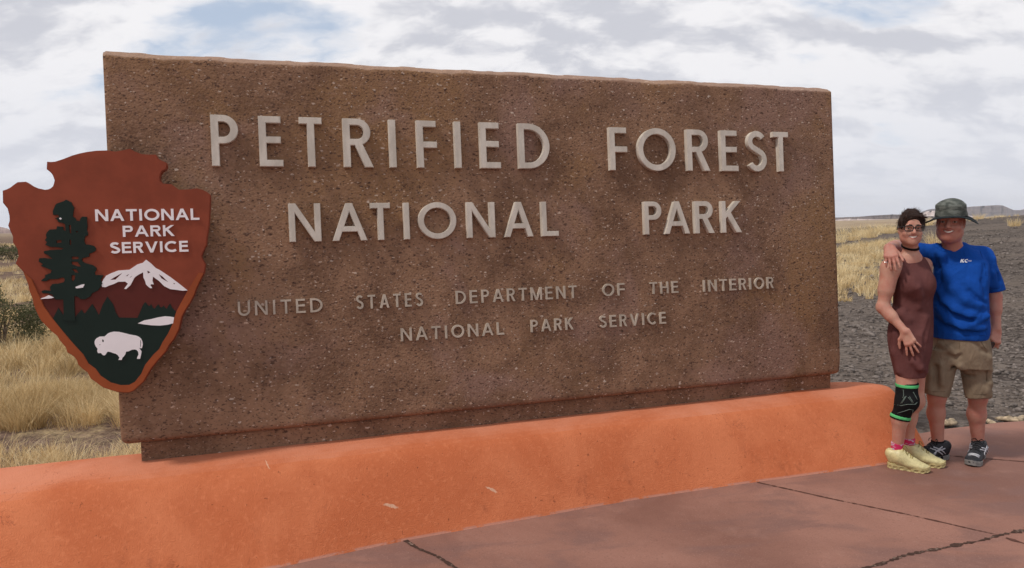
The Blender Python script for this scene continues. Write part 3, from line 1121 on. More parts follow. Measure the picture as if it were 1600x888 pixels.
m_board = painted('painted_redwood', (0.250, 0.056, 0.028), 0.55, .12)
m_rim = painted('rim_paint', (0.305, 0.072, 0.024), 0.55, .10)
m_maroon = painted('maroon_paint', (0.105, 0.022, 0.016))
m_green = painted('dark_green_paint', (0.012, 0.022, 0.017))
m_white = painted('white_paint', (0.86, 0.80, 0.80), 0.45, .03)


def A(pts, off=AB):
    return [slab_sv(x, y, off) for x, y in pts]


def Z3(pts, ox, oy, k):
    return [(ox + x / k, oy + y / k) for x, y in pts]


OUT = [(73.2, 252.7), (79, 253.2), (85.6, 252.7), (98, 248.7), (112.6, 243), (123, 240), (135, 237.5), (150, 235.5), (166.7, 235), (180.3, 236.9), (191, 235), (202.8, 232.2), (210.7, 236.9), (220.8, 240.8), (232, 241.6),
       (243.4, 241.6), (249, 249.3), (260.2, 254.4), (261.4, 259.4), (259, 265), (254, 267.5), (251, 272), (250, 277.4), (251, 283), (255, 287), (268, 288), (279.4, 296.6), (294, 296), (307.6, 294.3), (316, 296.5), (323.3, 300), (329, 304.5),
       (329.2, 312), (327.6, 343), (326.4, 357), (324, 370), (323, 383), (318, 393), (315.4, 400), (317, 405), (321.6, 413.5), (320.5, 420), (319, 427), (311, 443), (307, 452), (304, 461), (298.6, 471.6), (290.5, 484), (284.8, 495), (280.4, 514.7), (277, 521), (272.5, 530.4), (264.6, 540), (260, 549.4),
       (245.7, 565), (234.7, 579.3), (225, 596.7), (209.5, 611), (202, 614), (193, 614), (183, 613), (161, 606), (142, 592), (138, 585), (137, 582.5), (128, 576), (122, 570), (120, 563.5), (115, 557), (105, 551), (102.5, 543), (93, 532), (89, 525), (80.5, 518), (64.7, 502), (61, 496),
       (54.5, 482), (52, 475), (51, 467.5), (46, 455), (44, 445), (36.3, 425), (24, 412), (28.7, 400.5), (27.5, 393), (26.8, 389), (20, 379), (20, 370), (12.4, 352.7), (14.6, 345), (14.3, 337), (11.5, 326), (4.2, 317), (3.8, 298), (10, 296), (15.3, 293.4), (21, 289), (26.8, 284.8), (40, 284), (50, 290.5), (60, 294.5), (69.8, 296.6), (75, 296),
       (79, 294.3), (82.5, 291), (84, 286.5), (85, 282), (84, 278.6), (82, 273.5), (79, 269.6), (72.6, 264.5)]
solid2d('board', shape2d([A(OUT)]), 0.055, AB, m_board, arrow, bevel=0.004)
# the two battens that hold it off the slab
sv0 = A([(172, 300)])[0]
for dy in (0.0, -0.62):
    solid2d('batten', shape2d([rect(.06, sv0[1] + dy - .05, .22, sv0[1] + dy + .05)]), -0.002, 0.055, m_board, arrow)
# inner picture fields, each a thin layer on the one below
RIM_L = [(69, 478), (83, 498), (99, 518), (117, 539), (131, 554), (139, 568), (150, 576), (158, 587), (173.5, 597.5), (189, 601.7), (202, 601.4)]
RIM_R = [(211, 596.6), (221, 584), (227, 570), (240, 554), (249, 545.4), (254, 535), (263, 521), (269.4, 507), (275.7, 487), (282, 475), (293, 455)]
MT = [(66.5, 467), (80, 463), (100, 455), (135, 447), (158, 446), (170, 437), (195, 427), (214, 416), (228.4, 408), (240, 420), (262, 433), (280, 443)]
solid2d('mountain', shape2d([A(RIM_L[:3] + [(150, 520), (240, 520), (268, 505)] + RIM_R[8:] + MT[::-1])]), AB - .001, AB + .002, m_maroon, arrow)
GREEN = [(83, 498), (91.7, 481), (99.5, 493), (108, 499), (117.5, 496), (124, 488), (128, 484), (131, 489), (133, 490), (139, 482), (144.6, 475), (150, 484), (154.7, 493), (158, 484), (160.8, 476), (165, 469), (168, 463.5), (172, 469), (177, 475.7), (181, 488), (186, 496.3), (215, 496.8),
         (219, 488), (223, 478), (226, 473), (228, 472.5), (231, 477), (234, 478.5), (236.5, 475), (239, 481), (242, 482.5), (245, 478), (248, 475.5), (250, 480), (253, 480.5), (256, 477.5), (258.5, 481.5), (261, 482.5), (263, 478), (266, 474.5), (269, 481), (275, 487)]
solid2d('meadow', shape2d([A(RIM_L[1:] + RIM_R[:8] + GREEN[::-1])]), AB - .001, AB + .005, m_green, arrow)
# raised rim round the lower half
INN = [(50.5, 437), (60, 458), (66, 471)] + RIM_L + RIM_R + [(302, 440), (311, 426)]
OUTR = [q for q in OUT]
i0 = OUTR.index((36.3, 425))
i1 = OUTR.index((319, 427))
rim_out = OUTR[i1:i0 + 1]
shr = []
cen = np.array([185, 500.])
for q in rim_out:
    v = cen - np.array(q)
    shr.append(tuple(np.array(q) + v / np.linalg.norm(v) * 0.9))
solid2d('rim', shape2d([A(shr + INN)]), AB - .001, AB + .008, m_rim, arrow, bevel=0.002)
k3 = 8.883
TREE = Z3([(480, 110), (555, 150), (560, 180), (590, 220), (580, 265), (575, 300), (570, 345), (610, 370), (620, 400), (665, 410), (680, 370), (700, 345), (765, 350), (768, 420), (775, 480), (765, 530), (782, 580), (775, 605), (740, 620), (730, 680), (745, 730), (800, 735), (860, 750), (890, 780), (885, 820), (840, 845), (800, 855), (795, 885)], 50, 300, k3)
TREE += Z3([(805, 8), (700, 35), (698, 70), (740, 100), (800, 115), (850, 130), (900, 170), (895, 200), (875, 230), (880, 265), (995, 270), (960, 330), (982, 385), (960, 420), (940, 450), (920, 480), (870, 505), (835, 520), (820, 560), (740, 603), (680, 600), (640, 565), (592, 556), (595, 700), (605, 900), (440, 900), (445, 750), (440, 605), (330, 605), (290, 540), (220, 520), (150, 520), (138, 490), (180, 475), (265, 485), (258, 430), (290, 390), (370, 385), (450, 365), (462, 330), (450, 305), (420, 300), (360, 322), (250, 325), (200, 352), (135, 350), (140, 335), (190, 300), (190, 265), (265, 240), (282, 200), (220, 175), (130, 140), (160, 115), (100, 80), (108, 35), (180, 30), (292, 45), (245, 5)], 50, 400, k3)
TREE += Z3([(232, 880), (175, 855), (168, 825), (250, 810), (420, 800), (446, 785), (380, 770), (260, 765), (190, 735), (215, 700), (185, 670), (210, 640), (200, 600), (210, 570), (250, 525), (345, 520), (355, 480), (435, 485), (440, 530), (472, 545), (466, 450), (420, 432), (370, 420), (350, 378), (322, 370), (385, 352), (370, 320), (300, 320), (295, 270), (320, 210), (330, 185), (350, 165), (450, 130)], 50, 300, k3)
TH_ = [Z3([(515, 460), (548, 465), (550, 585), (528, 570)], 50, 300, k3), Z3([(525, 665), (548, 670), (548, 740), (528, 735)], 50, 300, k3), Z3([(345, 675), (415, 668), (415, 705), (345, 712)], 50, 300, k3),
       Z3([(612, 548), (650, 545), (640, 560), (618, 566)], 50, 300, k3),
       Z3([(555, 10), (655, 15), (650, 45), (560, 50)], 50, 400, k3), Z3([(552, 80), (640, 85), (685, 150), (640, 148), (558, 120)], 50, 400, k3), Z3([(558, 180), (620, 185), (657, 238), (600, 228)], 50, 400, k3), Z3([(555, 268), (605, 272), (600, 320), (572, 355), (552, 330)], 50, 400, k3)]
solid2d('tree_silhouette', shape2d([A(TREE)], [A(q) for q in TH_]), AB - .001, AB + .009, m_green, arrow)
for nm, P in (('snow_patch', Z3([(612, 430), (640, 420), (690, 400), (735, 392), (732, 410), (720, 425), (715, 440), (630, 452), (612, 445)], 50, 400, k3)),
              ('snow_patch', Z3([(130, 592), (190, 570), (240, 545), (270, 560), (312, 578), (270, 590), (190, 595), (132, 600)], 50, 400, k3)),
              ('snow_patch', Z3([(382, 372), (400, 358), (422, 372), (405, 390)], 50, 300, k3))):
    solid2d(nm, shape2d([A(P)]), AB, AB + .011, m_white, arrow)
k5 = 7.4
SNOW = Z3([(580, 45), (640, 90), (690, 140), (740, 165), (860, 245), (960, 320), (1060, 400), (1000, 403), (930, 393), (860, 385), (790, 350), (730, 290), (660, 240), (655, 290), (670, 330), (640, 328), (630, 338), (652, 372), (630, 375), (605, 355), (580, 330), (570, 290), (550, 250), (547, 190), (500, 215), (460, 240), (440, 262), (430, 285), (402, 338), (350, 385), (328, 380), (372, 322), (340, 298), (260, 300), (210, 325), (150, 345), (115, 362), (75, 360), (65, 320), (90, 270), (120, 230), (180, 200), (260, 170), (390, 160), (480, 100), (545, 80)], 150, 400, k5)
SH_ = [Z3(q, 150, 400, k5) for q in ([(165, 278), (220, 245), (310, 195), (228, 275)], [(345, 235), (388, 206), (368, 232)], [(388, 256), (425, 222), (408, 246)], [(596, 170), (632, 190), (600, 205)], [(725, 210), (772, 240), (838, 305), (760, 262)], [(895, 313), (918, 320), (904, 330)])]
solid2d('snow_cap', shape2d([A(SNOW)], [A(q) for q in SH_]), AB - .001, AB + .007, m_white, arrow)
LAKE = Z3([(485, 780), (560, 745), (640, 730), (720, 710), (800, 698), (860, 702), (905, 710), (893, 780), (830, 796), (740, 806), (640, 802), (560, 792)], 150, 400, k5)
solid2d('lake', shape2d([A(LAKE)]), AB, AB + .0075, m_white, arrow)
k6 = 6.344
BIS = Z3([(560, 345), (566, 325), (580, 308), (610, 292), (660, 290), (690, 262), (715, 250), (750, 243), (800, 245), (850, 256), (910, 272), (970, 282), (1000, 294), (1022, 315), (1034, 345), (1037, 372), (1028, 406), (1014, 408), (1010, 400), (1004, 408), (1012, 420), (1025, 438), (1020, 470), (1010, 512), (978, 512), (983, 495), (995, 470), (990, 440), (975, 424), (958, 419), (930, 422), (895, 438), (872, 440), (865, 465), (850, 488), (835, 502), (829, 523), (796, 523), (806, 500), (790, 475), (770, 462), (745, 455), (720, 445), (690, 440), (678, 455), (668, 472), (654, 479), (638, 472), (625, 455), (595, 455), (586, 435), (590, 412), (572, 388), (562, 365)], 60, 480, k6)
BH = [Z3(q, 60, 480, k6) for q in ([(1012, 322), (1018, 330), (1021, 352), (1016, 392), (1010, 398), (1013, 360)], [(637, 318), (650, 325), (652, 345), (640, 347), (634, 335)], [(603, 372), (622, 369), (618, 373), (604, 376)])]
solid2d('bison', shape2d([A(BIS)], [A(q) for q in BH]), AB, AB + .0085, m_white, arrow)
for wd, xa, xb, yt, yb in (('NATIONAL', 149.5, 311, 326.2, 346), ('PARK', 192.5, 272.5, 352, 370.6), ('SERVICE', 172.5, 294, 376.5, 396.5)):
    p0 = slab_sv(xa, yb, AB)
    p1 = slab_sv(xb, yt, AB)
    H = p1[1] - p0[1]
    word(wd, p0[0], p1[0], p0[1], p1[1], H * .205, .15, AB - .001, AB + .006, m_white, arrow, 0.0)

# ------------------------------------------------------------------ dry grass, shrubs, stones
def straw_material(name, c1, c2, c3):
    m, gr, b = mat(name, c1, 0.8, 0, 0.15)
    at = gr.n('ShaderNodeAttribute', _attribute_name='tone')
    t_ = at.outputs['Fac']
    c = gr.mix(gr.ramp(t_, 0.0, 0.6, smooth=False), c1, c2)
    c = gr.mix(gr.ramp(t_, 0.6, 1.0, smooth=False), c, c3)
    gr.put(b.inputs['Base Color'], c)
    tr = gr.n('ShaderNodeBsdfTranslucent', Color=c)
    mx = gr.n('ShaderNodeMixShader', i0=0.25)
    gr.t.links.new(b.outputs[0], mx.inputs[1])
    gr.t.links.new(tr.outputs[0], mx.inputs[2])
    gr.t.links.new(mx.outputs[0], gr.t.nodes['Material Output'].inputs[0])
    return m


def blades(P, n_per, hgt, spread, width, rs, lean=0.5, seg=3, tone=None):
    """n_per curved blades from every root point"""
    N = len(P) * n_per
    root = np.repeat(P, n_per, axis=0).astype(float)
    hh = np.repeat(np.broadcast_to(hgt, len(P)), n_per) * rs.uniform(0.45, 1.1, N)
    spr = np.repeat(np.broadcast_to(spread, len(P)), n_per)
    a = rs.uniform(0, 2 * math.pi, N)
    rad = np.sqrt(rs.uniform(0, 1, N)) * spr
    root[:, 0] += rad * np.cos(a)
    root[:, 1] += rad * np.sin(a)
    a2 = a + rs.normal(0, 0.7, N)
    ln = lean * rs.uniform(0.15, 1.0, N) * (0.4 + 0.8 * rad / np.maximum(spr, 1e-6))
    dx, dy = np.cos(a2) * ln, np.sin(a2) * ln
    wa = rs.uniform(0, math.pi, N)
    wx, wy = np.cos(wa), np.sin(wa)
    w = width * rs.uniform(0.6, 1.3, N)
    Vt = np.zeros((N, seg * 2 + 1, 3))
    for i in range(seg + 1):
        t = i / seg
        cx_ = root[:, 0] + dx * hh * t**1.7
        cy_ = root[:, 1] + dy * hh * t**1.7
        cz_ = root[:, 2] + hh * (t - 0.28 * np.abs(ln) * t * t)
        if i < seg:
            k = w * (1 - 0.75 * t) / 2
            Vt[:, 2 * i] = np.stack([cx_ - wx * k, cy_ - wy * k, cz_], -1)
            Vt[:, 2 * i + 1] = np.stack([cx_ + wx * k, cy_ + wy * k, cz_], -1)
        else:
            Vt[:, 2 * seg] = np.stack([cx_, cy_, cz_], -1)
    b0 = np.arange(N) * (2 * seg + 1)
    tri = []
    for i in range(seg - 1):
        tri.append(np.stack([b0 + 2 * i, b0 + 2 * i + 1, b0 + 2 * i + 3], -1))
        tri.append(np.stack([b0 + 2 * i, b0 + 2 * i + 3, b0 + 2 * i + 2], -1))
    tri.append(np.stack([b0 + 2 * seg - 2, b0 + 2 * seg - 1, b0 + 2 * seg], -1))
    T = np.concatenate(tri)
    tn = np.repeat(np.broadcast_to(0.5 if tone is None else tone, len(P)), n_per) + rs.normal(0, 0.2, N)
    TN = np.repeat(np.clip(tn, 0, 1), 2 * seg + 1)
    return Vt.reshape(-1, 3), T, TN


def blade_obj(name, parts, m, origin=None, parent=None):
    off = 0
    Vv, Tt, Nn = [], [], []
    for V_, T_, N_ in parts:
        Vv.append(V_)
        Tt.append(T_ + off)
        Nn.append(N_)
        off += len(V_)
    V_ = np.concatenate(Vv)
    o = mesh_obj(name, V_, np.concatenate(Tt), m, parent, origin=origin)
    at = o.data.attributes.new('tone', 'FLOAT', 'POINT')
    at.data.foreach_set('value', np.concatenate(Nn).astype(np.float32))
    return o


m_straw = straw_material('dry_straw', (0.40, 0.275, 0.13), (0.74, 0.565, 0.31), (0.90, 0.75, 0.47))
rs = np.random.RandomState(21)
# prairie to the left, behind the plinth: clumped, with bare patches
parts = []
# (from, to, clumps, blades each, blade width, clump height, clump radius)
for (r0, r1, n_, nb, wid, ch_, cr_) in ((4.2, 9, 820, 130, .0048, .27, .10), (9, 20, 2300, 64, .0080, .28, .12), (20, 45, 4400, 26, .014, .30, .16), (45, 130, 8000, 8, .034, .34, .3),
                                        (4.2, 12, 2600, 16, .0034, .13, .09)):
    az_ = rs.uniform(-1.35, -0.30 if r0 > 8 else -0.42, n_)
    rr_ = np.sqrt(rs.uniform(r0**2, r1**2, n_))
    th = np.arctan(az_)
    X, Y = rr_ * np.sin(th), rr_ * np.cos(th)
    dens = vnoise(X * 1.5, Y * 1.5, 0 * X, 41) + 0.7 * vnoise(X * 0.4, Y * 0.4, 0 * X, 42)
    dpl = -((X - SO[0]) * SH[0] + (Y - SO[1]) * SH[1])
    keep = (dens > -0.02 + 0.2 * rs.rand(n_)) & (dpl > 0.62 + .2 * rs.rand(n_))
    if r0 < 5:
        bare = sstep(rr_ * np.cos(th), 5.25, 5.5) * (1 - sstep(rr_ * np.cos(th), 5.9, 6.2))
        keep &= (rs.rand(n_) > bare * .93)
    X, Y, dens = X[keep], Y[keep], dens[keep]
    Z = land_z(X, Y)
    hg = np.clip(ch_ * (0.75 + 0.55 * dens + 0.25 * rs.normal(size=len(X))), ch_ * .35, ch_ * 1.5)
    tn = np.clip(0.55 + 0.35 * vnoise(X * 0.5, Y * 0.5, 0 * X, 43) + 0.22 * rs.normal(size=len(X)), 0, 1)
    parts.append(blades(np.stack([X, Y, Z], -1), nb, hg, cr_ * rs.uniform(.6, 1.4, len(X)), wid, rs, 1.0, 3, tn))
for (n_, ya, yb, hh, nb, cr_) in ((120, 4.55, 5.35, .19, 60, .08), (46, 6.1, 7.0, .36, 150, .12)):
    Y = rs.uniform(ya, yb, n_)
    X = -Y * rs.uniform(.42, .95, n_)
    dpl = -((X - SO[0]) * SH[0] + (Y - SO[1]) * SH[1])
    X, Y = X[dpl > .58], Y[dpl > .58]
    parts.append(blades(np.stack([X, Y, land_z(X, Y)], -1), nb, hh * rs.uniform(.7, 1.3, len(X)), cr_ * rs.uniform(.6, 1.4, len(X)), .0036, rs, 1.0, 3, rs.uniform(.3, 1, len(X))))
gr_o = blade_obj('dry_grass', parts, m_straw)
tag(gr_o, kind='stuff')

# sparse short dry grass to the far right slope
parts = []
for (r0, r1, n_, nb, wid) in ((14, 34, 260, 14, .010), (34, 62, 1100, 7, .02)):
    az_ = rs.uniform(0.36, 1.2, n_)
    rr_ = np.sqrt(rs.uniform(r0**2, r1**2, n_))
    th = np.arctan(az_)
    X, Y = rr_ * np.sin(th), rr_ * np.cos(th)
    keep = vnoise(X * 0.16, Y * 0.16, 0 * X, 51) - 0.8 * np.clip(az_ - 0.52, 0, 0.2) / 0.2 > -0.15
    X, Y = X[keep], Y[keep]
    hg = rs.uniform(.06, .2, len(X))
    parts.append(blades(np.stack([X, Y, land_z(X, Y)], -1), nb, hg, hg * .7, wid, rs, 0.8, 2, rs.uniform(.2, .8, len(X))))
tag(blade_obj('sparse_grass', parts, m_straw), kind='stuff')

# denser short straw right beside the slab
parts = []
th = np.arctan(rs.uniform(.40, .535, 900))
rr_ = np.sqrt(rs.uniform(15.5**2, 52**2, 900))
X, Y = rr_ * np.sin(th), rr_ * np.cos(th)
keep = vnoise(X * .8, Y * .8, 0 * X, 55) + .5 * vnoise(X * .3, Y * .3, 0 * X, 56) > -.05
X, Y = X[keep], Y[keep]
parts.append(blades(np.stack([X, Y, land_z(X, Y)], -1), 34, rs.uniform(.12, .34, len(X)), rs.uniform(.08, .22, len(X)), .013, rs, .95, 3, rs.uniform(.3, .95, len(X))))
tag(blade_obj('short_grass', parts, m_straw), kind='stuff')

# bunch-grass tufts on the dark gravel beside and behind the couple
tuft_src = []
for k in range(4):
    rs2 = np.random.RandomState(60 + k)
    tuft_src.append(blades(np.zeros((1, 3)), 170, 0.42, 0.19, .008, rs2, 0.85, 3, 0.62 + .1 * k))
TUF = [(1382, 452, 1.1), (1352, 458, .75), (1318, 432, 1.0), (1342, 418, 1.0), (1322, 398, .95), (1350, 392, 1.0), (1371, 404, .7), (1312, 380, 1.15), (1334, 377, 1.1), (1360, 376, 1.25), (1378, 372, 1.2), (1317, 366, 1.2), (1341, 363.5, 1.3),
       (1366, 362, 1.3), (1388, 360.5, 1.2), (1327, 407, .7), (1361, 430, .55), (1309, 450, .9), (1372, 388, .6), (1446, 363, 1.3), (1462, 360, 1.3), (1528, 377, .9), (1548, 361, 1.2), (1560, 366, .8), (1585, 356, 1.0), (1308, 412, .9), (1330, 440, .6), (1349, 371, 1.0)]
tproto = []
for k, (px, py, s_) in enumerate(TUF):
    P = ground(px, py)
    for _ in range(4):
        zz = float(land_z(P[0], P[1]))
        P = ground(px, py, min(zz, EYE - 0.12))
    P[2] = float(land_z(P[0], P[1]))
    if k < 4:
        o = blade_obj('bunch_grass', [tuft_src[k]], m_straw)
        tproto.append(o)
    else:
        o = tproto[k % 4].copy()
        col.objects.link(o)
    o.location = Vector(P)
    f_ = 1.0 + 0.02 * max(0, P[1] - 14)
    o.scale = (s_ * f_, s_ * f_, s_ * min(f_, 1.25))
    o.rotation_euler = (0, 0, k * 1.7)
    tag(o, 'pale dry bunch-grass tuft on the dark gravel slope behind the couple', 'grass tuft', 'bunch-grass tufts on the gravel', 'thing')
tproto[0]['label'] = 'tall straw grass tuft on gravel just beside the woman\'s bare elbow'
tproto[1]['label'] = 'small straw tuft between the slab edge and the tuft at the elbow'
del tproto[0]['group']
del tproto[1]['group']


def leaf_cloud(c, rad, n_, size, rs, seed):
    """many small leaf faces in an uneven crown"""
    u = rs.normal(size=(n_ * 3, 3))
    u /= np.linalg.norm(u, axis=1)[:, None]
    r_ = rs.uniform(0.25, 1, len(u)) ** 0.5
    p = u * r_[:, None]
    dn = vnoise(p[:, 0] * 4, p[:, 1] * 4, p[:, 2] * 4, seed) - 0.55 * (r_ - 0.6)
    keep = (dn > -0.12) & (p[:, 2] > -0.45)
    p = p[keep][:n_] * np.array(rad)
    nrm = rs.normal(size=(len(p), 3))
    nrm /= np.linalg.norm(nrm, axis=1)[:, None]
    t1 = np.cross(nrm, rs.normal(size=(len(p), 3)))
    t1 /= np.linalg.norm(t1, axis=1)[:, None]
    t2 = np.cross(nrm, t1)
    s_ = size * rs.uniform(0.6, 1.4, len(p))[:, None]
    V_ = np.stack([p - t1 * s_, p + t2 * s_ * .35, p + t1 * s_, p - t2 * s_ * .35], 1) + np.array(c)
    i = np.arange(len(p)) * 4
    T_ = np.concatenate([np.stack([i, i + 1, i + 2], -1), np.stack([i, i + 2, i + 3], -1)])
    return V_.reshape(-1, 3), T_, np.repeat(np.clip(0.5 + 0.3 * rs.normal(size=len(p)), 0, 1), 4)


m_shrub = straw_material('sage_leaves', (0.060, 0.066, 0.032), (0.110, 0.112, 0.055), (0.21, 0.195, 0.11))
m_twig = simple('grey_twig', (0.16, 0.12, 0.09), 0.9)


def shrub(px, py, rad, n_, size, label, seed):
    P = ground(px, py)
    P[2] = float(land_z(P[0], P[1]))
    rs = np.random.RandomState(seed)
    o = empty('desert_shrub', P)
    tag(o, label, 'shrub')
    blade_obj('foliage', [leaf_cloud(P + [0, 0, rad[2] * 0.5], rad, n_, size, rs, seed)], m_shrub, parent=o)
    Vv, Ff = [], []
    for k in range(16):
        a = rs.uniform(0, 6.28)
        tip = P + np.array([math.cos(a) * rad[0] * .6 * rs.rand(), math.sin(a) * rad[1] * .6 * rs.rand(), rad[2] * rs.uniform(.5, 1.1)])
        b_ = len(Vv)
        for q, w in ((P, .018), (P * .5 + tip * .5 + rs.normal(size=3) * .03, .012), (tip, .004)):
            for j in range(5):
                Vv.append(q + np.array([math.cos(j * 1.2566) * w, math.sin(j * 1.2566) * w, 0]))
        for lv in range(2):
            for j in range(5):
                Ff.append([b_ + lv * 5 + j, b_ + lv * 5 + (j + 1) % 5, b_ + lv * 5 + 5 + (j + 1) % 5, b_ + lv * 5 + 5 + j])
    mesh_obj('stem', Vv, Ff, m_twig, o)


shrub(4, 546, (0.62, 0.60, 0.62), 8500, .019, 'rounded grey-green shrub among straw grass left of arrowhead', 71)
shrub(18, 404, (2.0, 1.4, 0.62), 2400, .07, 'low dark shrub far out on the grassland behind the arrowhead', 72)
shrub(-60, 480, (0.9, 0.8, 0.6), 2600, .035, 'olive shrub in the dry grass at the far left edge', 73)

# gravel clods and stones
def stone_mesh(rs, n_=1):
    bm = bmesh.new()
    bmesh.ops.create_icosphere(bm, subdivisions=n_, radius=1)
    sd = Vector(rs.uniform(0, 50, 3))
    for v in bm.verts:
        v.co *= 1 + 0.6 * mnoise.noise(v.co * 1.1 + sd) + .35 * mnoise.noise(v.co * 2.6 + sd)
    V_ = np.array([tuple(v.co) for v in bm.verts])
    bm.verts.index_update()
    F_ = np.array([[v.index for v in f.verts] for f in bm.faces])
    bm.free()
    return V_, F_


m_stone = simple('cinder_stone', (0.150, 0.126, 0.112), 0.95, 0.6, 14.0, 0.3, 0.01)
rs = np.random.RandomState(5)
kinds = [stone_mesh(rs) for _ in range(6)]
Vv, Ff, off = [], [], 0
NST = 24000
th = np.arctan(rs.uniform(0.25, 1.1, NST))
rr_ = 5.3 * (42 / 5.3) ** (rs.rand(NST) ** 1.25)
X, Y = rr_ * np.sin(th), rr_ * np.cos(th)
Z = land_z(X, Y)
for i in range(NST):
    s_, d_ = (np.array([X[i], Y[i]]) - SO[:2]) @ SE[:2], -((np.array([X[i], Y[i]]) - SO[:2]) @ SH[:2])
    if d_ < 1.0 and s_ < 6.2:
        continue
    if Y[i] < np.interp(X[i], [2.6, 3.3, 4.0, 5.4, 7.2, 9.5], [5.5, 5.62, 5.72, 5.9, 5.85, 5.3]):
        continue
    K = kinds[i % 6]
    sz = min(0.0058 * math.exp(rs.normal(0.35, 0.5)) * (1 + rr_[i] * .06), .09)
    a = rs.uniform(0, 6.28)
    ca_, sa_ = math.cos(a), math.sin(a)
    v = K[0] * sz * np.array([1.4, 1, .7])
    v = np.stack([v[:, 0] * ca_ - v[:, 1] * sa_, v[:, 0] * sa_ + v[:, 1] * ca_, v[:, 2]], -1) + [X[i], Y[i], Z[i] + sz * .2]
    Vv.append(v)
    Ff.append(K[1] + off)
    off += len(v)
tag(mesh_obj('gravel', np.concatenate(Vv), np.concatenate(Ff), m_stone), kind='stuff')
m_pale = simple('pale_petrified_wood', (0.40, 0.31, 0.21), 0.85, 0.45, 26, 0.4, 0.006)
SPEC = [(1480, 658, .055, 'cream chunk of stone behind the pavement edge between the man\'s shins'), (1487, 653, .035, 'small ochre stone lying just behind the cream chunk between the shins'),
        (1548, 655, .035, 'small pale stone at the pavement edge beside the man\'s calf'), (1576, 652, .05, 'long cream stone at the pavement edge right of the man'),
        (1590, 652, .045, 'pale stone touching the long cream stone at far right'), (1598, 649, .04, 'tan stone at the extreme right end of the pale stones')]
for k, (px, py, sz, lb) in enumerate(SPEC):
    P = ground(px, py)
    P[2] = -.04
    V_, F_ = stone_mesh(np.random.RandomState(90 + k), 2)
    a = k * .8
    v = V_ * sz * .72 * np.array([2.0, 1.0, .7])
    v = np.stack([v[:, 0] * math.cos(a) - v[:, 1] * math.sin(a), v[:, 0] * math.sin(a) + v[:, 1] * math.cos(a), v[:, 2]], -1) + P + [0, 0, sz * .45]
    o = mesh_obj('pale_rock', v, F_, m_pale, origin=P)
    tag(o, lb, 'rock', 'pale stones along the pavement edge')

# ------------------------------------------------------------------ the air
hm = bpy.data.materials.new('haze_air')
hm.use_nodes = True
ht = hm.node_tree
for n_ in list(ht.nodes):
    ht.nodes.remove(n_)
vol = ht.nodes.new('ShaderNodeVolumePrincipled')
vol.inputs['Color'].default_value = (0.80, 0.86, 0.96, 1)
vol.inputs['Density'].default_value = 0.00008
vol.inputs['Anisotropy'].default_value = 0.2
out = ht.nodes.new('ShaderNodeOutputMaterial')
ht.links.new(vol.outputs[0], out.inputs['Volume'])
HB = 9600
lo, hi = -30.0, 150.0
hv = [(x, y, z) for z in (lo, hi) for x, y in ((-HB, -HB), (HB, -HB), (HB, HB), (-HB, HB))]
haze = mesh_obj('haze', hv, [[0, 3, 2, 1], [4, 5, 6, 7], [0, 1, 5, 4], [1, 2, 6, 5], [2, 3, 7, 6], [3, 0, 4, 7]], hm)
tag(haze, kind='stuff')

# ================================================================== THE COUPLE
def skin_material(name, c, red):
    m, gr, b = mat(name, c, 0.55, 0, 0.35)
    co = objco(gr)
    n = gr.noise(co, 16, 5, 0.6)
    n2 = gr.noise(co, 160, 3, 0.6)
    cc = gr.mix(gr.ramp(n, 0.38, 0.66, 0, 0.85), c, red)
    cc = gr.mix(gr.ramp(n2, 0.6, 0.75, 0, 0.22), cc, tuple(q * .6 for q in c))
    at = gr.n('ShaderNodeAttribute', _attribute_name='lip')
    cc = gr.mix(at.outputs['Fac'], cc, (red[0] * .8, red[1] * .55, red[2] * .6))
    gr.put(b.inputs['Base Color'], cc)
    b.inputs['Subsurface Weight'].default_value = 0.12
    b.inputs['Subsurface Radius'].default_value = (0.01, 0.004, 0.002)
    b.inputs['Subsurface Scale'].default_value = 0.6
    bump(gr, b, gr.m('ADD', n2, gr.m('MULTIPLY', gr.noise(co, 55, 3, .6), 1.2)), 0.25, 0.003)
    return m


def cloth_material(name, c, weave=700, rough=0.85, var=.12, wr=0.5):
    m, gr, b = mat(name, c, rough, 0, 0.2)
    co = objco(gr)
    n = gr.noise(co, 9, 5, 0.6)
    gr.put(b.inputs['Base Color'], gr.mix(gr.ramp(n, 0.3, 0.7), tuple(q * (1 - var) for q in c), tuple(q * (1 + var) for q in c)))
    h = gr.m('ADD', gr.m('MULTIPLY', gr.noise(gr.scl(co, (1, 1, .45)), 14, 5, 0.55, 1.2), 1.0), gr.m('MULTIPLY', gr.noise(co, weave, 2, 0.5), 0.05))
    bump(gr, b, h, wr, 0.016)
    return m


class Frame:
    def __init__(s, c, f, up):
        s.c = np.array(c, float)
        s.f = np.array(f, float) / np.linalg.norm(f)
        up = np.array(up, float)
        s.u = up - (up @ s.f) * s.f
        s.u /= np.linalg.norm(s.u)
        s.s = np.cross(s.f, s.u)           # person's right
        s.M = np.stack([s.s, s.f, s.u], 1)
        s.k = 1.0

    def __call__(s, x, y, z):
        return s.c + s.k * (s.s * x + s.f * y + s.u * z)


def march(S, px, py, t0=3.6, t1=6.2):
    """first point of a solid behind a picture point"""
    d = ray(px, py)
    for t in np.arange(t0, t1, S.h * .5):
        P = CAM + d * t
        i = np.round((P - S.lo) / S.h).astype(int)
        if np.all(i >= 0) and np.all(i < S.n) and S.d[tuple(i)] < 0:
            return P
    return None


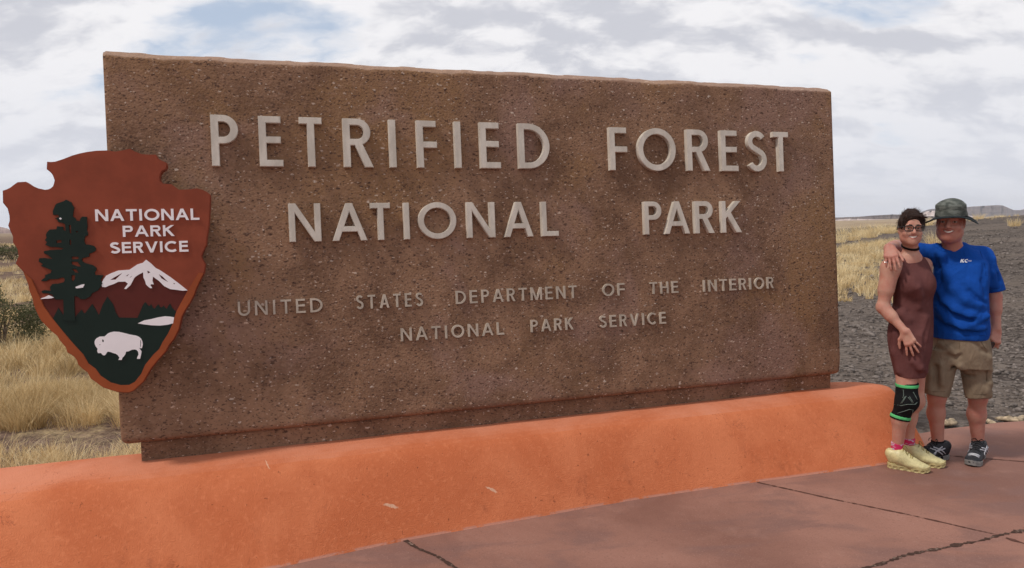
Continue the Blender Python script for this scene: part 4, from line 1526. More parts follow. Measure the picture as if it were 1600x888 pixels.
def fold(S, path, r, k, op='add', push=0.0):
    if op == 'sub':
        r, k = r * .5, k * 1.3
    else:
        r, k = r * 1.15, k * 1.5
    pts = [march(S, x, y) for x, y in path]
    pts = [q + np.array([0, push, 0]) for q in pts if q is not None]
    for a, b in zip(pts[:-1], pts[1:]):
        S.cone(a, b, r, r, k, op)


def seams(S, parent, m, paths, r):
    """stitched lines following a garment's surface, each a part of its own"""
    for path in paths:
        P = []
        for (x0, y0), (x1, y1) in zip(path[:-1], path[1:]):
            for t in np.linspace(0, 1, 5)[:-1]:
                q = march(S, x0 + (x1 - x0) * t, y0 + (y1 - y0) * t)
                if q is not None:
                    P.append(q - ray(x0, y0) * .0008)
        if len(P) > 3:
            P = np.array(P)
            P[1:-1] = (P[:-2] + P[1:-1] + P[2:]) / 3
            tube('seam', P, [r] * len(P), m, parent, 6)


def head(S, H, neck_to, neck_r, wide=1.0, jaw=1.0, smile=0.0):
    k = H.k
    e = lambda x, y, z, rx, ry, rz, kk=.02, op='add': S.ell(H(x, y, z), np.array([rx, ry, rz]) * k, H.M, kk * k, op)
    e(0, -.012, .030, .074 * wide, .093, .093)
    e(0, .022, -.030, .060 * wide, .066, .074, .03)
    e(0, .045, -.070, .046 * jaw, .040, .036, .03)
    e(0, .066, -.090, .024 * jaw, .020, .019, .022)
    for s in (-1, 1):
        e(s * .050 * jaw, .012, -.058, .020, .034, .030, .03)
        e(s * .038, .060, -.026, .026 * wide, .022, .022, .018)
        e(s * .028, .082, -.006, .016, .010, .008, .008, 'sub')
        e(s * .031, .086, .012, .018, .013, .012, .010, 'sub')
        e(s * .031, .082, .029, .024, .012, .008, .012)
        e(s * .031, .0765, .0185, .0165, .0085, .0058, .004)
        e(s * .031, .0770, .0005, .0155, .0075, .0042, .004)
        e(s * .0755 * wide, -.008, .000, .009, .019, .031, .010)
        e(s * .079 * wide, -.004, .004, .005, .010, .018, .006, 'sub')
        e(s * .011, .098, -.022, .008, .009, .007, .006)
    e(0, .078, .048, .038, .013, .022, .02)
    S.cone(H(0, .088, .018), H(0, .108, -.018), .0085 * k, .0115 * k, .010 * k)
    # mouth: lips with an open smile
    for i in range(7):
        x = (i - 3) / 3
        y = .089 - .016 * x * x
        zc = -.0505 + smile * .008 * x * x
        S.ell(H(x * .025, y, zc + .0055), np.array([.006, .006, .0042]) * k, H.M, .004 * k)
        S.ell(H(x * .024, y - .001, zc - .0075), np.array([.006, .006, .005]) * k, H.M, .004 * k)
    for i in range(7):
        x = (i - 3) / 3
        S.ell(H(x * .0235, .092 - .016 * x * x, -.051 + smile * .008 * x * x), np.array([.0050, .013, .0052]) * k, H.M, .002, 'sub')
    S.cone(H(0, -.015, -.03), neck_to, neck_r * .98, neck_r * 1.06, .035)


def face_parts(H, parent, smile=0.0, iris=(0.09, 0.06, 0.04)):
    wm = bpy.data.materials.get('eye_white') or simple('eye_white', (0.38, 0.33, 0.31), 0.25, .02)  # whites darkened: the shade over the eyes is painted in
    im = bpy.data.materials.get('iris_brown') or simple('iris_brown', iris, 0.2, .1)
    tm = bpy.data.materials.get('teeth') or simple('teeth', (0.80, 0.76, 0.68), 0.3, .03)
    for s in (-1, 1):
        o = ball('eye', H(s * .031, .0715, .010), .0115 * H.k, wm, parent)
        ball('iris', H(s * .031, .0790, .0095), .0062 * H.k, im, o)
    P = []
    for i in range(9):
        x = (i - 4) / 4
        for z in (.0060, -.0050):
            P.append(H(x * .0260, .0885 - .016 * x * x, -.0505 + smile * .008 * x * x + z))
    F_ = [[2 * i, 2 * i + 1, 2 * i + 3, 2 * i + 2] for i in range(8)]
    mesh_obj('teeth', P, F_, tm, parent)
    # brows
    bmat_ = bpy.data.materials.get('brow_hair') or simple('brow_hair', (0.06, 0.038, 0.026), 0.8)
    for s in (-1, 1):
        tube('eyebrow', [H(s * .013, .0930, .0335), H(s * .030, .0920, .0365), H(s * .046, .0795, .031)], [.0028 * H.k, .0032 * H.k, .0016 * H.k], bmat_, parent)


def ball(name, c, r, m, parent, n=12):
    V_, F_ = [], []
    for i in range(n + 1):
        for j in range(2 * n):
            th, ph = math.pi * i / n, math.pi * j / n
            V_.append((c[0] + r * math.sin(th) * math.cos(ph), c[1] + r * math.sin(th) * math.sin(ph), c[2] + r * math.cos(th)))
    F_ = grid_faces(n + 1, 2 * n)
    V_ = np.array(V_)
    w = np.array([[i * 2 * n + 2 * n - 1, (i + 1) * 2 * n + 2 * n - 1, (i + 1) * 2 * n, i * 2 * n] for i in range(n)])
    return mesh_obj(name, V_, np.concatenate([F_, w]), m, parent, smooth=True)


def tube(name, P, rad, m, parent, n=8, geo=False):
    P = np.array(P, float)
    rad = np.broadcast_to(np.array(rad, float), len(P))
    T = np.gradient(P, axis=0)
    T /= np.maximum(np.linalg.norm(T, axis=1), 1e-9)[:, None]
    ref = np.array([.13, .31, .94])
    A_ = np.cross(T, ref)
    A_ /= np.linalg.norm(A_, axis=1)[:, None]
    B_ = np.cross(T, A_)
    an = np.linspace(0, 2 * math.pi, n, endpoint=False)
    V_ = (P[:, None] + rad[:, None, None] * (np.cos(an)[None, :, None] * A_[:, None] + np.sin(an)[None, :, None] * B_[:, None])).reshape(-1, 3)
    F_ = []
    for i in range(len(P) - 1):
        for j in range(n):
            F_.append([i * n + j, i * n + (j + 1) % n, (i + 1) * n + (j + 1) % n, (i + 1) * n + j])
    F_.append(list(range(n))[::-1])
    F_.append([(len(P) - 1) * n + j for j in range(n)])
    if geo:
        return V_, F_
    return mesh_obj(name, V_, F_, m, parent, smooth=True)


def tubes(name, lines, r, m, parent, n=6):
    Vv, Ff, off = [], [], 0
    for P in lines:
        V_, F_ = tube(name, P, r, None, None, n, True)
        Vv.append(V_)
        Ff += [[q + off for q in f] for f in F_]
        off += len(V_)
    return mesh_obj(name, np.concatenate(Vv), Ff, m, parent, smooth=True)


def unit(v):
    v = np.array(v, float)
    return v / np.linalg.norm(v)


def hand(S, W, f, n, thumb, sc, curls, fan=0.10, wr=.026, tdir=None):
    """palm, four bent fingers and a thumb leaving the side of the palm; n = back of the hand"""
    f = unit(f)
    n = unit(np.array(n, float) - (np.array(n, float) @ f) * f)
    s = np.cross(f, n) * thumb                  # towards the thumb
    W = np.array(W, float)
    offs = np.array([.028, .0095, -.0095, -.027]) * sc
    lens = np.array([.070, .078, .073, .057]) * sc
    rad = np.array([.0088, .0092, .0088, .0078]) * sc
    for i in range(4):
        K = W + f * (.086 - .004 * abs(i - 1) - (.006 if i == 3 else 0)) * sc + s * offs[i]
        S.cone(W + s * offs[i] * .62 - n * .002, K, .0155 * sc, .0122 * sc, .010)
        S.ell(K + n * .003 * sc, np.array([.011, .011, .011]) * sc, None, .008)
        d0 = unit(f + s * (fan * (1.5 - i) / 1.5))
        P = K
        ang = 0
        for j, fr in enumerate((.46, .30, .24)):
            ang += curls[i][j] if isinstance(curls[i], (list, tuple)) else curls[i] * (1.0, .9, .7)[j]
            d = d0 * math.cos(ang) - n * math.sin(ang)
            Q = P + d * lens[i] * fr * 1.08
            S.cone(P, Q, rad[i] * (1 - .07 * j), rad[i] * (.92 - .07 * j), .0035)
            P = Q
    t0 = W + s * .018 * sc + f * .018 * sc - n * .004
    d1 = unit(s * .75 + f * .65 - n * .30) if tdir is None else unit(s * tdir[0] + f * tdir[1] - n * tdir[2])
    t1 = t0 + d1 * .040 * sc
    d2 = unit(d1 * .6 + f * .7 - n * .15)
    t2 = t1 + d2 * .033 * sc
    t3 = t2 + unit(d2 * .7 + f * .5) * .026 * sc
    S.cone(t0, t1, .0155 * sc, .0118 * sc, .012)
    S.cone(t1, t2, .0110 * sc, .0098 * sc, .004)
    S.cone(t2, t3, .0100 * sc, .0080 * sc, .004)


def shoe(parent, heel, toe, L, wd, mats, style, label_=None):
    """running shoe: upper with collar and tongue, thick sole, laces; heel and toe are ground points"""
    heel = np.array([heel[0], heel[1], 0.0])
    toe = np.array([toe[0], toe[1], 0.0])
    f = unit(toe - heel)
    toe = heel + f * L
    s = np.array([f[1], -f[0], 0])
    up = np.array([0, 0, 1.0])
    Q = lambda a, b, z: heel + f * a * L + s * b * wd + up * z
    um, so_m, ac_m, lace_m = mats
    h = .0036
    lo = np.minimum(heel, toe) - .09
    hi = np.maximum(heel, toe) + .09
    lo[2], hi[2] = -.01, .15
    S = SDF(lo, hi, h)
    st = .026 if style == 'chunky' else .024
    S.cone(Q(.10, 0, st + .030), Q(.30, 0, st + .030), .60 * wd, .66 * wd, .02, sq=(up, 1.1))
    S.cone(Q(.08, 0, st + .066), Q(.24, 0, st + .064), .036, .040, .02)
    S.cone(Q(.30, 0, st + .050), Q(.62, .05, st + .022), .048, .036, .03)
    S.cone(Q(.55, .04, st + .014), Q(.80, .05, st + .010), .98 * wd - .004, .86 * wd, .03, sq=(up, .62))
    S.cone(Q(.78, .05, st + .010), Q(.90, .02, st + .006), .84 * wd, .62 * wd, .02, sq=(up, .60))
    S.cone(Q(.28, 0, st + .078), Q(.42, 0, st + .062), .024, .024, .015)       # tongue
    S.ell(Q(.18, 0, st + .112), (.042, .024, .030), np.stack([f, s, up], 1), .006, 'sub')         # opening
    S.halfspace(Q(0, 0, st - .004), (0, 0, -1))
    V_, Q_ = S.nets()
    o = mesh_obj('shoe', smooth_mesh(V_, Q_, 2), Q_, um, parent, smooth=True)
    # sole: outline swept upwards, with lugs cut in the chunky one
    a = np.linspace(0, 2 * math.pi, 72, endpoint=False)
    prof = []
    for t in a:
        u = 0.5 - 0.5 * math.cos(t)
        sgn = 1 if t < math.pi else -1
        w = np.interp(u, [0, .03, .12, .35, .5, .72, .88, .97, 1.0], [0, .42, .70, .66, .70, 1.02, .90, .48, 0])
        prof.append((u * 1.02 - .01, sgn * w + .05 * math.sin(math.pi * u)))
    Vv = []
    for zi, (z, k) in enumerate(((0.0, .94), (.004, 1.0), (st * .5, .985), (st * .75, 1.02), (st + .006, 1.01), (st + .008, .90))):
        for j, (u, w) in enumerate(prof):
            cut = 0.0
            kk = k
            if style == 'chunky' and zi in (1, 2):
                kk = k - (.16 if (j // 2) % 2 else 0)
            toe_up = .012 * max(0, (u - .78) / .22) ** 2
            Vv.append(Q(.5 + (u - .5) * (.96 + .04 * kk), w * kk, z + toe_up * (1 if zi < 5 else 1) + cut))
    n_ = len(prof)
    F_ = [[i * n_ + j, i * n_ + (j + 1) % n_, (i + 1) * n_ + (j + 1) % n_, (i + 1) * n_ + j] for i in range(5) for j in range(n_)]
    F_.append(list(range(n_))[::-1])
    F_.append([5 * n_ + j for j in range(n_)])
    mesh_obj('sole', Vv, F_, so_m, o, smooth=False)
    # laces
    lines = []
    for i in range(5):
        u = .38 + .055 * i
        pts = []
        for b in np.linspace(-.62, .62, 7):
            P = Q(u + .02 * b * (1 if i % 2 else -1), b, .2)
            pts.append(drop(S, P, .0015))
        lines.append([p for p in pts if p is not None])
    lines = [q for q in lines if len(q) > 2]
    c0 = drop(S, Q(.37, 0, .2), .002)
    for sg in (-1, 1):
        lines.append([c0, c0 + s * sg * .018 + up * .018, c0 + s * sg * .036 + up * .010 + f * .01, c0 + s * sg * .030 - up * .004 + f * .02])
    tubes('lace', lines, .0024, lace_m, o)
    if style == 'striped':
        # a panel of crossing curved stripes on each side, a grey toe guard and tongue label
        for sg in (-1, 1):
            ln = []
            for (u0, z0, u1, z1) in ((.20, .030, .48, .078), (.28, .026, .55, .070), (.24, .070, .52, .036), (.30, .082, .50, .030)):
                pts = []
                for t in np.linspace(0, 1, 9):
                    u = u0 + (u1 - u0) * t
                    z = st - .006 + z0 + (z1 - z0) * t + .006 * math.sin(math.pi * t)
                    p = side_hit(S, Q(u, 0, 0), s * sg, z)
                    if p is not None:
                        pts.append(p + s * sg * .0006)
                if len(pts) > 3:
                    ln.append(pts)
            if ln:
                tubes('side_stripe', ln, .0042, ac_m, o)
        pt_ = [drop(S, Q(.80, b, .2), .001) for b in np.linspace(-.6, .6, 7)]
        tubes('toe_guard', [[p for p in pt_ if p is not None], [p for p in [drop(S, Q(.74, b, .2), .001) for b in np.linspace(-.62, .62, 7)] if p is not None]], .006, ac_m, o)
    return o


def drop(S, P, lift=0.0):
    """first surface met going down from P"""
    for z in np.arange(P[2], S.lo[2], -S.h * .4):
        i = np.round((np.array([P[0], P[1], z]) - S.lo) / S.h).astype(int)
        if np.all(i >= 0) and np.all(i < S.n) and S.d[tuple(i)] < 0:
            return np.array([P[0], P[1], z + lift])
    return None


def side_hit(S, P, dr, z):
    for t in np.arange(.10, 0, -S.h * .4):
        q = np.array([P[0], P[1], z]) + dr * t
        i = np.round((q - S.lo) / S.h).astype(int)
        if np.all(i >= 0) and np.all(i < S.n) and S.d[tuple(i)] < 0:
            return q
    return None


def lip_attr(o, H, extra=()):
    V_ = np.array([tuple(v.co) for v in o.data.vertices]) + np.array(o.parent.location)
    q = (V_ - H.c) @ H.M / H.k
    d = np.sqrt((q[:, 0] / .025) ** 2 + ((q[:, 2] + .051 - .6 * np.abs(q[:, 0]) ** 1.5) / .013) ** 2)
    v = np.where(q[:, 1] > .065, np.clip(1.4 - d, 0, 1), 0)
    at = o.data.attributes.new('lip', 'FLOAT', 'POINT')
    at.data.foreach_set('value', v.astype(np.float32))


HB_ = .0042
AZW, AZM = math.atan(623 / 1155), math.atan(700 / 1155)      # bearings of the two people from the lens


def rel(x, t, z, az):
    """x across the line of sight, t towards the viewer"""
    return np.array([x * math.cos(az) - t * math.sin(az), -x * math.sin(az) - t * math.cos(az), z])

# ------------------------------------------------------------------ the woman
skin_w = skin_material('fair_skin', (0.50, 0.268, 0.196), (0.46, 0.195, 0.142))
woman = empty('person', (*ground(1425, 729)[:2], 0))
tag(woman, 'woman in sleeveless maroon dress with glasses, knee brace and gold sneakers', 'person')
Yw = 4.63
S = SDF((2.22, 4.36, -0.01), (2.76, 4.94, 1.70), HB_)
Hw = Frame(pt(1422.5, 358.5, 4.61), rel(math.sin(R(14)), math.cos(R(14)), -0.03, AZW), (0.02, 0.04, 1))
Hw.k = 0.885
head(S, Hw, pt(1423, 404, 4.665), .044, .93, .90, 1.0)
sh_r, sh_l = pt(1391, 419, 4.60), pt(1444, 414, 4.76)
hipc = pt(1421, 545, 4.64)
ax_ = unit(sh_l - sh_r)
S.loft([(pt(1421, 560, Yw)[2], *pt(1421, 560, 4.64)[:2], .105, .085, .1), (pt(1423, 500, Yw)[2], *pt(1425, 500, 4.64)[:2], .090, .072, .1),
        (pt(1423, 445, Yw)[2], *pt(1423, 445, 4.64)[:2], .098, .074, .1), (pt(1421, 415, Yw)[2], *pt(1419, 415, 4.66)[:2], .105, .055, .1), (pt(1421, 402, Yw)[2], *pt(1422, 402, 4.66)[:2], .06, .045, .1)], .03)
S.cone(pt(1422, 404, 4.665), sh_r + [0.01, .01, -.005], .042, .044, .04)
S.cone(pt(1423, 404, 4.665), sh_l, .042, .040, .04)
el_r, wr_r = pt(1379.5, 480, 4.605), pt(1414, 518, 4.505)
S.ell(sh_r, (.050, .050, .055), None, .03)
S.cone(sh_r, el_r + (sh_r - el_r) * .45, .050, .047, .03)
S.cone(sh_r, el_r, .047, .035, .02)
S.cone(el_r, el_r + (wr_r - el_r) * .38, .035, .036, .02)
S.cone(el_r, wr_r, .034, .0225, .02)
hand(S, wr_r, pt(1424, 539, 4.487) - wr_r, rel(-.1, 1, .15, AZW), 1, .93, [.10, .12, .12, .16], .34, tdir=(.85, .55, .05))
S.cone(sh_l, pt(1449, 460, 4.83), .045, .038, .02)
S.cone(pt(1449, 460, 4.83), pt(1466, 496, 4.92), .036, .028, .02)
# legs: right (with the brace) and left behind it
hr, kr, ar = pt(1417, 552, 4.60), pt(1416, 626, 4.585), pt(1401.5, 712, 4.655)
hl, kl, al = pt(1430, 552, 4.68), pt(1428, 626, 4.70), pt(1418.5, 708, 4.745)
for (h_, k_, a_) in ((hr, kr, ar), (hl, kl, al)):
    S.cone(h_, k_, .070, .055, .02)
    S.ell(k_ + [.014, -.020, .0], (.040, .040, .05), None, .03)
    cf = k_ + (a_ - k_) * .34 + np.array([-.012, .016, 0])
    S.cone(k_, cf, .049, .0465, .03)
    S.cone(cf, a_, .0455, .028, .03)
    S.cone(a_, a_ + [.06, -.05, -.055], .028, .024, .02)
body = sdf_obj('body', S, skin_w, woman, 2)
lip_attr(body, Hw)
face_parts(Hw, woman, 1.0)
SB = S

# dress
S = SDF((2.20, 4.36, .50), (2.78, 4.94, 1.46), .0048)
lv = []
for (y, xl, xr, Yc, q) in ((588, 1398, 1445, 4.60, 1.0), (575, 1395.5, 1448, 4.605, .98), (550, 1390, 1454, 4.615, .90), (520, 1386.5, 1457, 4.63, .80), (495, 1391, 1457, 4.64, .76), (470, 1396, 1456.5, 4.64, .78), (448, 1395, 1459, 4.635, .84), (430, 1394, 1456, 4.645, .76), (414, 1392, 1451, 4.66, .58), (404, 1397, 1445, 4.665, .50), (399.5, 1402, 1440, 4.665, .5)):
    c = pt((xl + xr) / 2, y, Yc)
    half = (pt(xr, y, Yc)[0] - pt(xl, y, Yc)[0]) / 2 * math.cos(AZW)
    th_ = .60
    a = half / math.sqrt(math.cos(th_) ** 2 + (q * math.sin(th_)) ** 2)
    lv.append((c[2], c[0], c[1], a, a * q, th_ - AZW))
S.loft(lv, 0, power=2.3)
S.ell(pt(1446, 443, 4.59), (.050, .050, .058), None, .05)
S.ell(pt(1424, 446, 4.56), (.050, .050, .056), None, .05)
S.cone(pt(1408, 410, 4.625), pt(1405, 424, 4.605), .030, .036, .03)
# armhole and round neckline
S.ell(pt(1383, 424, 4.56), (.052, .075, .075), None, .012, 'sub')
nk_c = pt(1422, 392, 4.625)
S.ell(nk_c, (.058, .070, .048), None, .010, 'sub')
# the hem's slit on the right
S.cone(pt(1443, 593, 4.44), pt(1446, 578, 4.56), .022, .004, .01, 'sub')
for path, r_, k_, op in (([(1394, 479), (1406, 483), (1416, 489), (1420, 495)], .010, .022, 'sub'), ([(1396, 486), (1408, 491), (1418, 500)], .012, .03, 'add'),
                         ([(1434, 450), (1437, 462), (1436, 480)], .007, .025, 'add'), ([(1449, 500), (1440, 525), (1436, 545), (1437, 570)], .011, .03, 'add'), ([(1454, 500), (1447, 525), (1443, 550)], .009, .025, 'sub'),
                         ([(1400, 520), (1398, 550), (1404, 580)], .008, .03, 'add'), ([(1427, 566), (1438, 576), (1446, 580)], .008, .02, 'add')):
    fold(S, path, r_, k_, op)
S.warp(lambda X, Y, Z: .0035 * vnoise(X * 22, Y * 22, Z * 12, 81) * np.clip((1.15 - Z) / .3, .2, 1))
S.d = np.maximum(S.d, -(S.d + .5) * 0 + S.d)
m_dress = cloth_material('maroon_jersey', (0.118, 0.046, 0.043), wr=.6)
sdf_obj('dress', S, m_dress, woman, 2)

# hair: short, dark brown, brushed up to the wind on the right
S = SDF(Hw.c - .17, Hw.c + .17, .0036)
hk = Hw.k
S.ell(Hw(0, -.018, .034), np.array([.0755, .100, .101]) * hk, Hw.M, 0)
S.ell(Hw(0, .078, -.050), np.array([.060, .072, .122]) * hk, Hw.M, .006, 'sub')
S.ell(Hw(0, -.02, -.125), np.array([.12, .15, .095]) * hk, Hw.M, .006, 'sub')
rs = np.random.RandomState(12)
for i in range(46):
    x = rs.uniform(-.064, .045)
    y = rs.uniform(-.03, .070)
    z = .034 + .099 * math.sqrt(max(0, 1 - (x / .077) ** 2 - ((y + .016) / .102) ** 2)) - .004
    p0 = Hw(x, y, z)
    d_ = unit(Hw.s * (-.5 + .35 * rs.normal() ) + Hw.f * (.35 + .35 * rs.normal()) + Hw.u * (.30 + .25 * rs.normal()))
    L_ = rs.uniform(.010, .026)
    S.cone(p0, p0 + d_ * L_, .0085, .0032, .014)
for sx in (-1, 1):
    for i in range(10):
        y = rs.uniform(.01, .052)
        p0 = Hw(sx * (.071 - .2 * max(0, y - .03)), y, .070 - .2 * y)
        S.cone(p0, p0 - Hw.u * .040 * hk + Hw.f * .006, .0075, .004, .008)
for i in range(12):                                         # fringe over the forehead
    x = -.052 + .0095 * i
    p0 = Hw(x, .072 - 3.5 * x * x, .098 - 4 * x * x)
    S.cone(p0, p0 + unit(-Hw.s * .7 + Hw.f * .25 - Hw.u * (.22 + .15 * rs.normal())) * .030, .008, .003, .008)
m_hair, gr, b = mat('brown_hair', (0.05, 0.028, 0.02), 0.65, 0, 0.15)
co = objco(gr)
stn = gr.noise(gr.scl(co, (1, 1, .35)), 190, 4, 0.6, 0.6)
gr.put(b.inputs['Base Color'], gr.mix(gr.ramp(stn, 0.35, 0.7), (0.014, 0.008, 0.007), (0.055, 0.028, 0.020)))
bump(gr, b, stn, 0.8, 0.006)
V_, Q_ = S.nets()
V_ = smooth_mesh(V_, Q_, 1)
# loose strands lying on the mass and lifting off it at the crown and fringe
rs = np.random.RandomState(44)
HV, HF = [V_], [np.concatenate([Q_[:, [0, 1, 2]], Q_[:, [0, 2, 3]]])]
offv = len(V_)
ctr = Hw(0, -.01, .02)
for i in range(1100):
    p = V_[rs.randint(len(V_))]
    q = (p - Hw.c) @ Hw.M / hk
    if q[2] < .0 and rs.rand() > .5:
        continue
    nr = unit(p - ctr)
    lift = .22 + .5 * rs.rand() if q[2] > .085 else .08
    flow = -Hw.s * (.75 + .3 * rs.normal()) - Hw.f * (.25 + .4 * rs.normal()) * (1 if q[2] > .06 else .9) - Hw.u * (.1 if q[2] > .07 else 1.0)
    flow = unit(flow - (flow @ nr) * nr + nr * lift)
    L_ = rs.uniform(.018, .042) * (1.0 if q[2] > .05 else .7)
    w_ = unit(np.cross(flow, nr)) * rs.uniform(.0006, .0012)
    pts = [p + nr * .0005, p + flow * L_ * .5 + nr * .001, p + flow * L_ + nr * (.002 - .25 * L_ * lift)]
    HV.append(np.array([pts[0] - w_, pts[0] + w_, pts[1] - w_ * .8, pts[1] + w_ * .8, pts[2]]))
    HF.append(np.array([[0, 1, 3], [0, 3, 2], [2, 3, 4]]) + offv)
    offv += 5
mesh_obj('hair', np.concatenate(HV), np.concatenate(HF), m_hair, woman, smooth=True)

# glasses: two rounded square rims, bridge, temples, clear lenses
m_frame = simple('black_acetate', (0.012, 0.010, 0.010), 0.3, .1, spec=.5)
gl = []
for s in (-1, 1):
    P = []
    for t in np.linspace(0, 2 * math.pi, 33):
        c_, s_ = math.cos(t), math.sin(t)
        x = .0270 * np.sign(c_) * abs(c_) ** .55
        z = .0195 * np.sign(s_) * abs(s_) ** .6
        P.append(Hw(s * .0335 + x, .102 - .10 * abs(s * .0335 + x) ** 1.5 * 3, .011 + z))
    gl.append(P)
gl.append([Hw(-.010, .104, .016), Hw(0, .106, .018), Hw(.010, .104, .016)])
for s in (-1, 1):
    gl.append([Hw(s * .060, .096, .020), Hw(s * .073, .080, .020), Hw(s * .082, .03, .016), Hw(s * .083, -.006, .014), Hw(s * .081, -.02, -.004)])
go = tubes('glasses', gl, .0028, m_frame, woman, 8)
gm = bpy.data.materials.new('spectacle_lens')
gm.use_nodes = True
g_ = G(gm.node_tree)
for n_ in list(gm.node_tree.nodes):
    gm.node_tree.nodes.remove(n_)
mx = g_.n('ShaderNodeMixShader', i0=0.14)
gm.node_tree.links.new(g_.n('ShaderNodeBsdfTransparent').outputs[0], mx.inputs[1])
gm.node_tree.links.new(g_.n('ShaderNodeBsdfGlossy', Roughness=0.05).outputs[0], mx.inputs[2])
g_.n('ShaderNodeOutputMaterial', Surface=mx)
for s in (0, 1):
    c = np.mean(gl[s], axis=0)
    mesh_obj('lens', [c] + gl[s][:-1], [[0, i, i % 32 + 1] for i in range(1, 33)], gm, go)

# black choker: the neck's own surface, a little proud, between two slanted planes
S = SDF(pt(1420, 389, 4.63) - .085, pt(1420, 389, 4.63) + .085, .0032)
S.cone(Hw(0, -.015, -.03), pt(1423, 404, 4.665), .0445, .048, 0)
S.ell(pt(1422, 401, 4.66), (.058, .055, .03), None, .035)
S.d = S.d - .0045
nkc, nkn = pt(1419, 388.5, 4.62), unit(Hw.u + Hw.f * .38 + Hw.s * -.10)
S.halfspace(nkc + nkn * .0065, nkn)
S.halfspace(nkc - nkn * .0065, -nkn)
sdf_obj('choker', S, simple('black_cord', (0.012, 0.010, 0.011), 0.8), woman, 1)

# knee brace with green hems and pale seams
S = SDF((2.25, 4.40, .28), (2.66, 4.80, .62), .0042)
bt, bb = pt(1417.5, 597, 4.595), pt(1409.5, 657, 4.60)
S.cone(bt + [0, 0, .03], kr, .066, .062, .0)
S.ell(kr + [.014, -.020, .0], (.050, .050, .060), None, .03)
cf = kr + (ar - kr) * .34 + np.array([-.012, .016, 0])
S.cone(kr, cf, .058, .0545, .03)
S.cone(cf, ar, .053, .036, .02)
S.warp(lambda X, Y, Z: .002 * vnoise(X * 60, Y * 60, Z * 60, 91))
tp, bp_ = unit(np.array([.02, 0, 1])), unit(np.array([-.18, .05, -1]))
S.halfspace(bt, tp)
S.halfspace(bb, bp_)
m_br = cloth_material('black_knit', (0.012, 0.012, 0.013), wr=.3)
V_, Q_ = S.nets()
brace = mesh_obj('knee_brace', smooth_mesh(V_, Q_, 2), Q_, m_br, woman, smooth=True)
m_grn = cloth_material('green_band', (0.10, 0.46, 0.17), wr=.2)
D0 = S.d.copy()
for P, N, t0, t1 in ((bt, tp, -.030, -.009), (bb, bp_, -.030, -.009)):
    S.d = D0 - .0022
    S.halfspace(P + N * t1, N)
    S.halfspace(P + N * t0, -N)
    V_, Q_ = S.nets()
    mesh_obj('hem_band', smooth_mesh(V_, Q_, 1), Q_, m_grn, brace, smooth=True)
S.d = D0
m_seam = simple('seam_thread', (0.17, 0.22, 0.19), 0.8)
ln = []
for path in ([(1411, 607), (1412, 617), (1410, 624)], [(1416, 619), (1412, 626), (1408, 632)], [(1414, 620), (1410, 627), (1406, 632)], [(1419, 621), (1423, 626), (1427, 632)], [(1421, 620), (1425, 626), (1428, 631)],
             [(1397, 632), (1408, 634), (1419, 632), (1430, 632), (1434, 628)], [(1402, 646), (1412, 643), (1421, 640), (1427, 641)], [(1427, 613), (1431, 620), (1434, 626)], [(1427, 641), (1425, 648)]):
    Pp = []
    for (x0, y0), (x1, y1) in zip(path[:-1], path[1:]):
        for t in np.linspace(0, 1, 5):
            q = march(S, x0 + (x1 - x0) * t, y0 + (y1 - y0) * t, 3.9, 5.2)
            if q is not None:
                Pp.append(q - ray(x0, y0) * .0020)
    if len(Pp) > 3:
        ln.append(Pp[::2])
tubes('seam', ln, .0015, m_seam, brace)

# socks and shoes
m_sock, gr, b = mat('pink_sock', (0.55, 0.03, 0.11), 0.9, 0, 0.1)
co = objco(gr)
zz = gr.n('ShaderNodeSeparateXYZ', Vector=co).outputs[2]
pat = gr.m('GREATER_THAN', gr.noise(gr.scl(co, (20, 20, 60)), 1.0, 2, 0.5), 0.56)
cc = gr.mix(pat, (0.55, 0.035, 0.12), (0.50, 0.36, 0.46))
cc = gr.mix(gr.m('GREATER_THAN', zz, 0.196), cc, (0.42, 0.33, 0.38))
gr.put(b.inputs['Base Color'], cc)
bump(gr, b, gr.noise(co, 300, 2, .5), .3, .003)


def sock(a_, top, rt, rb, m, parent):
    S = SDF(np.minimum(a_, top) - .10, np.maximum(a_, top) + .10, .0036)
    S.cone(top, a_, rt, rb, 0, flat=True)
    S.cone(a_, a_ + [0, -.015, -.03], rb * .9, .027, .01)
    return sdf_obj('sock', S, m, parent, 1)


sock(ar + [0, 0, -.02], pt(1402.8, 691, 4.648), .0385, .036, m_sock, woman)
sock(al + [0, 0, -.02], pt(1420, 684, 4.735), .0380, .036, m_sock, woman)
m_gold = simple('gold_mesh_upper', (0.56, 0.49, 0.25), 0.42, .14, 60, .3, .002, spec=.5)
m_goldsole = simple('gold_sole', (0.44, 0.36, 0.17), 0.55, .2, 40)
m_goldlace = simple('olive_lace', (0.24, 0.18, 0.05), 0.7)
shoe(woman, ground(1386.5, 729.5), ground(1440, 737.5), .240, .0415, (m_gold, m_goldsole, m_goldsole, m_goldlace), 'chunky')
shoe(woman, ground(1411, 722.5), ground(1461, 729), .240, .0415, (m_gold, m_goldsole, m_goldsole, m_goldlace), 'chunky')

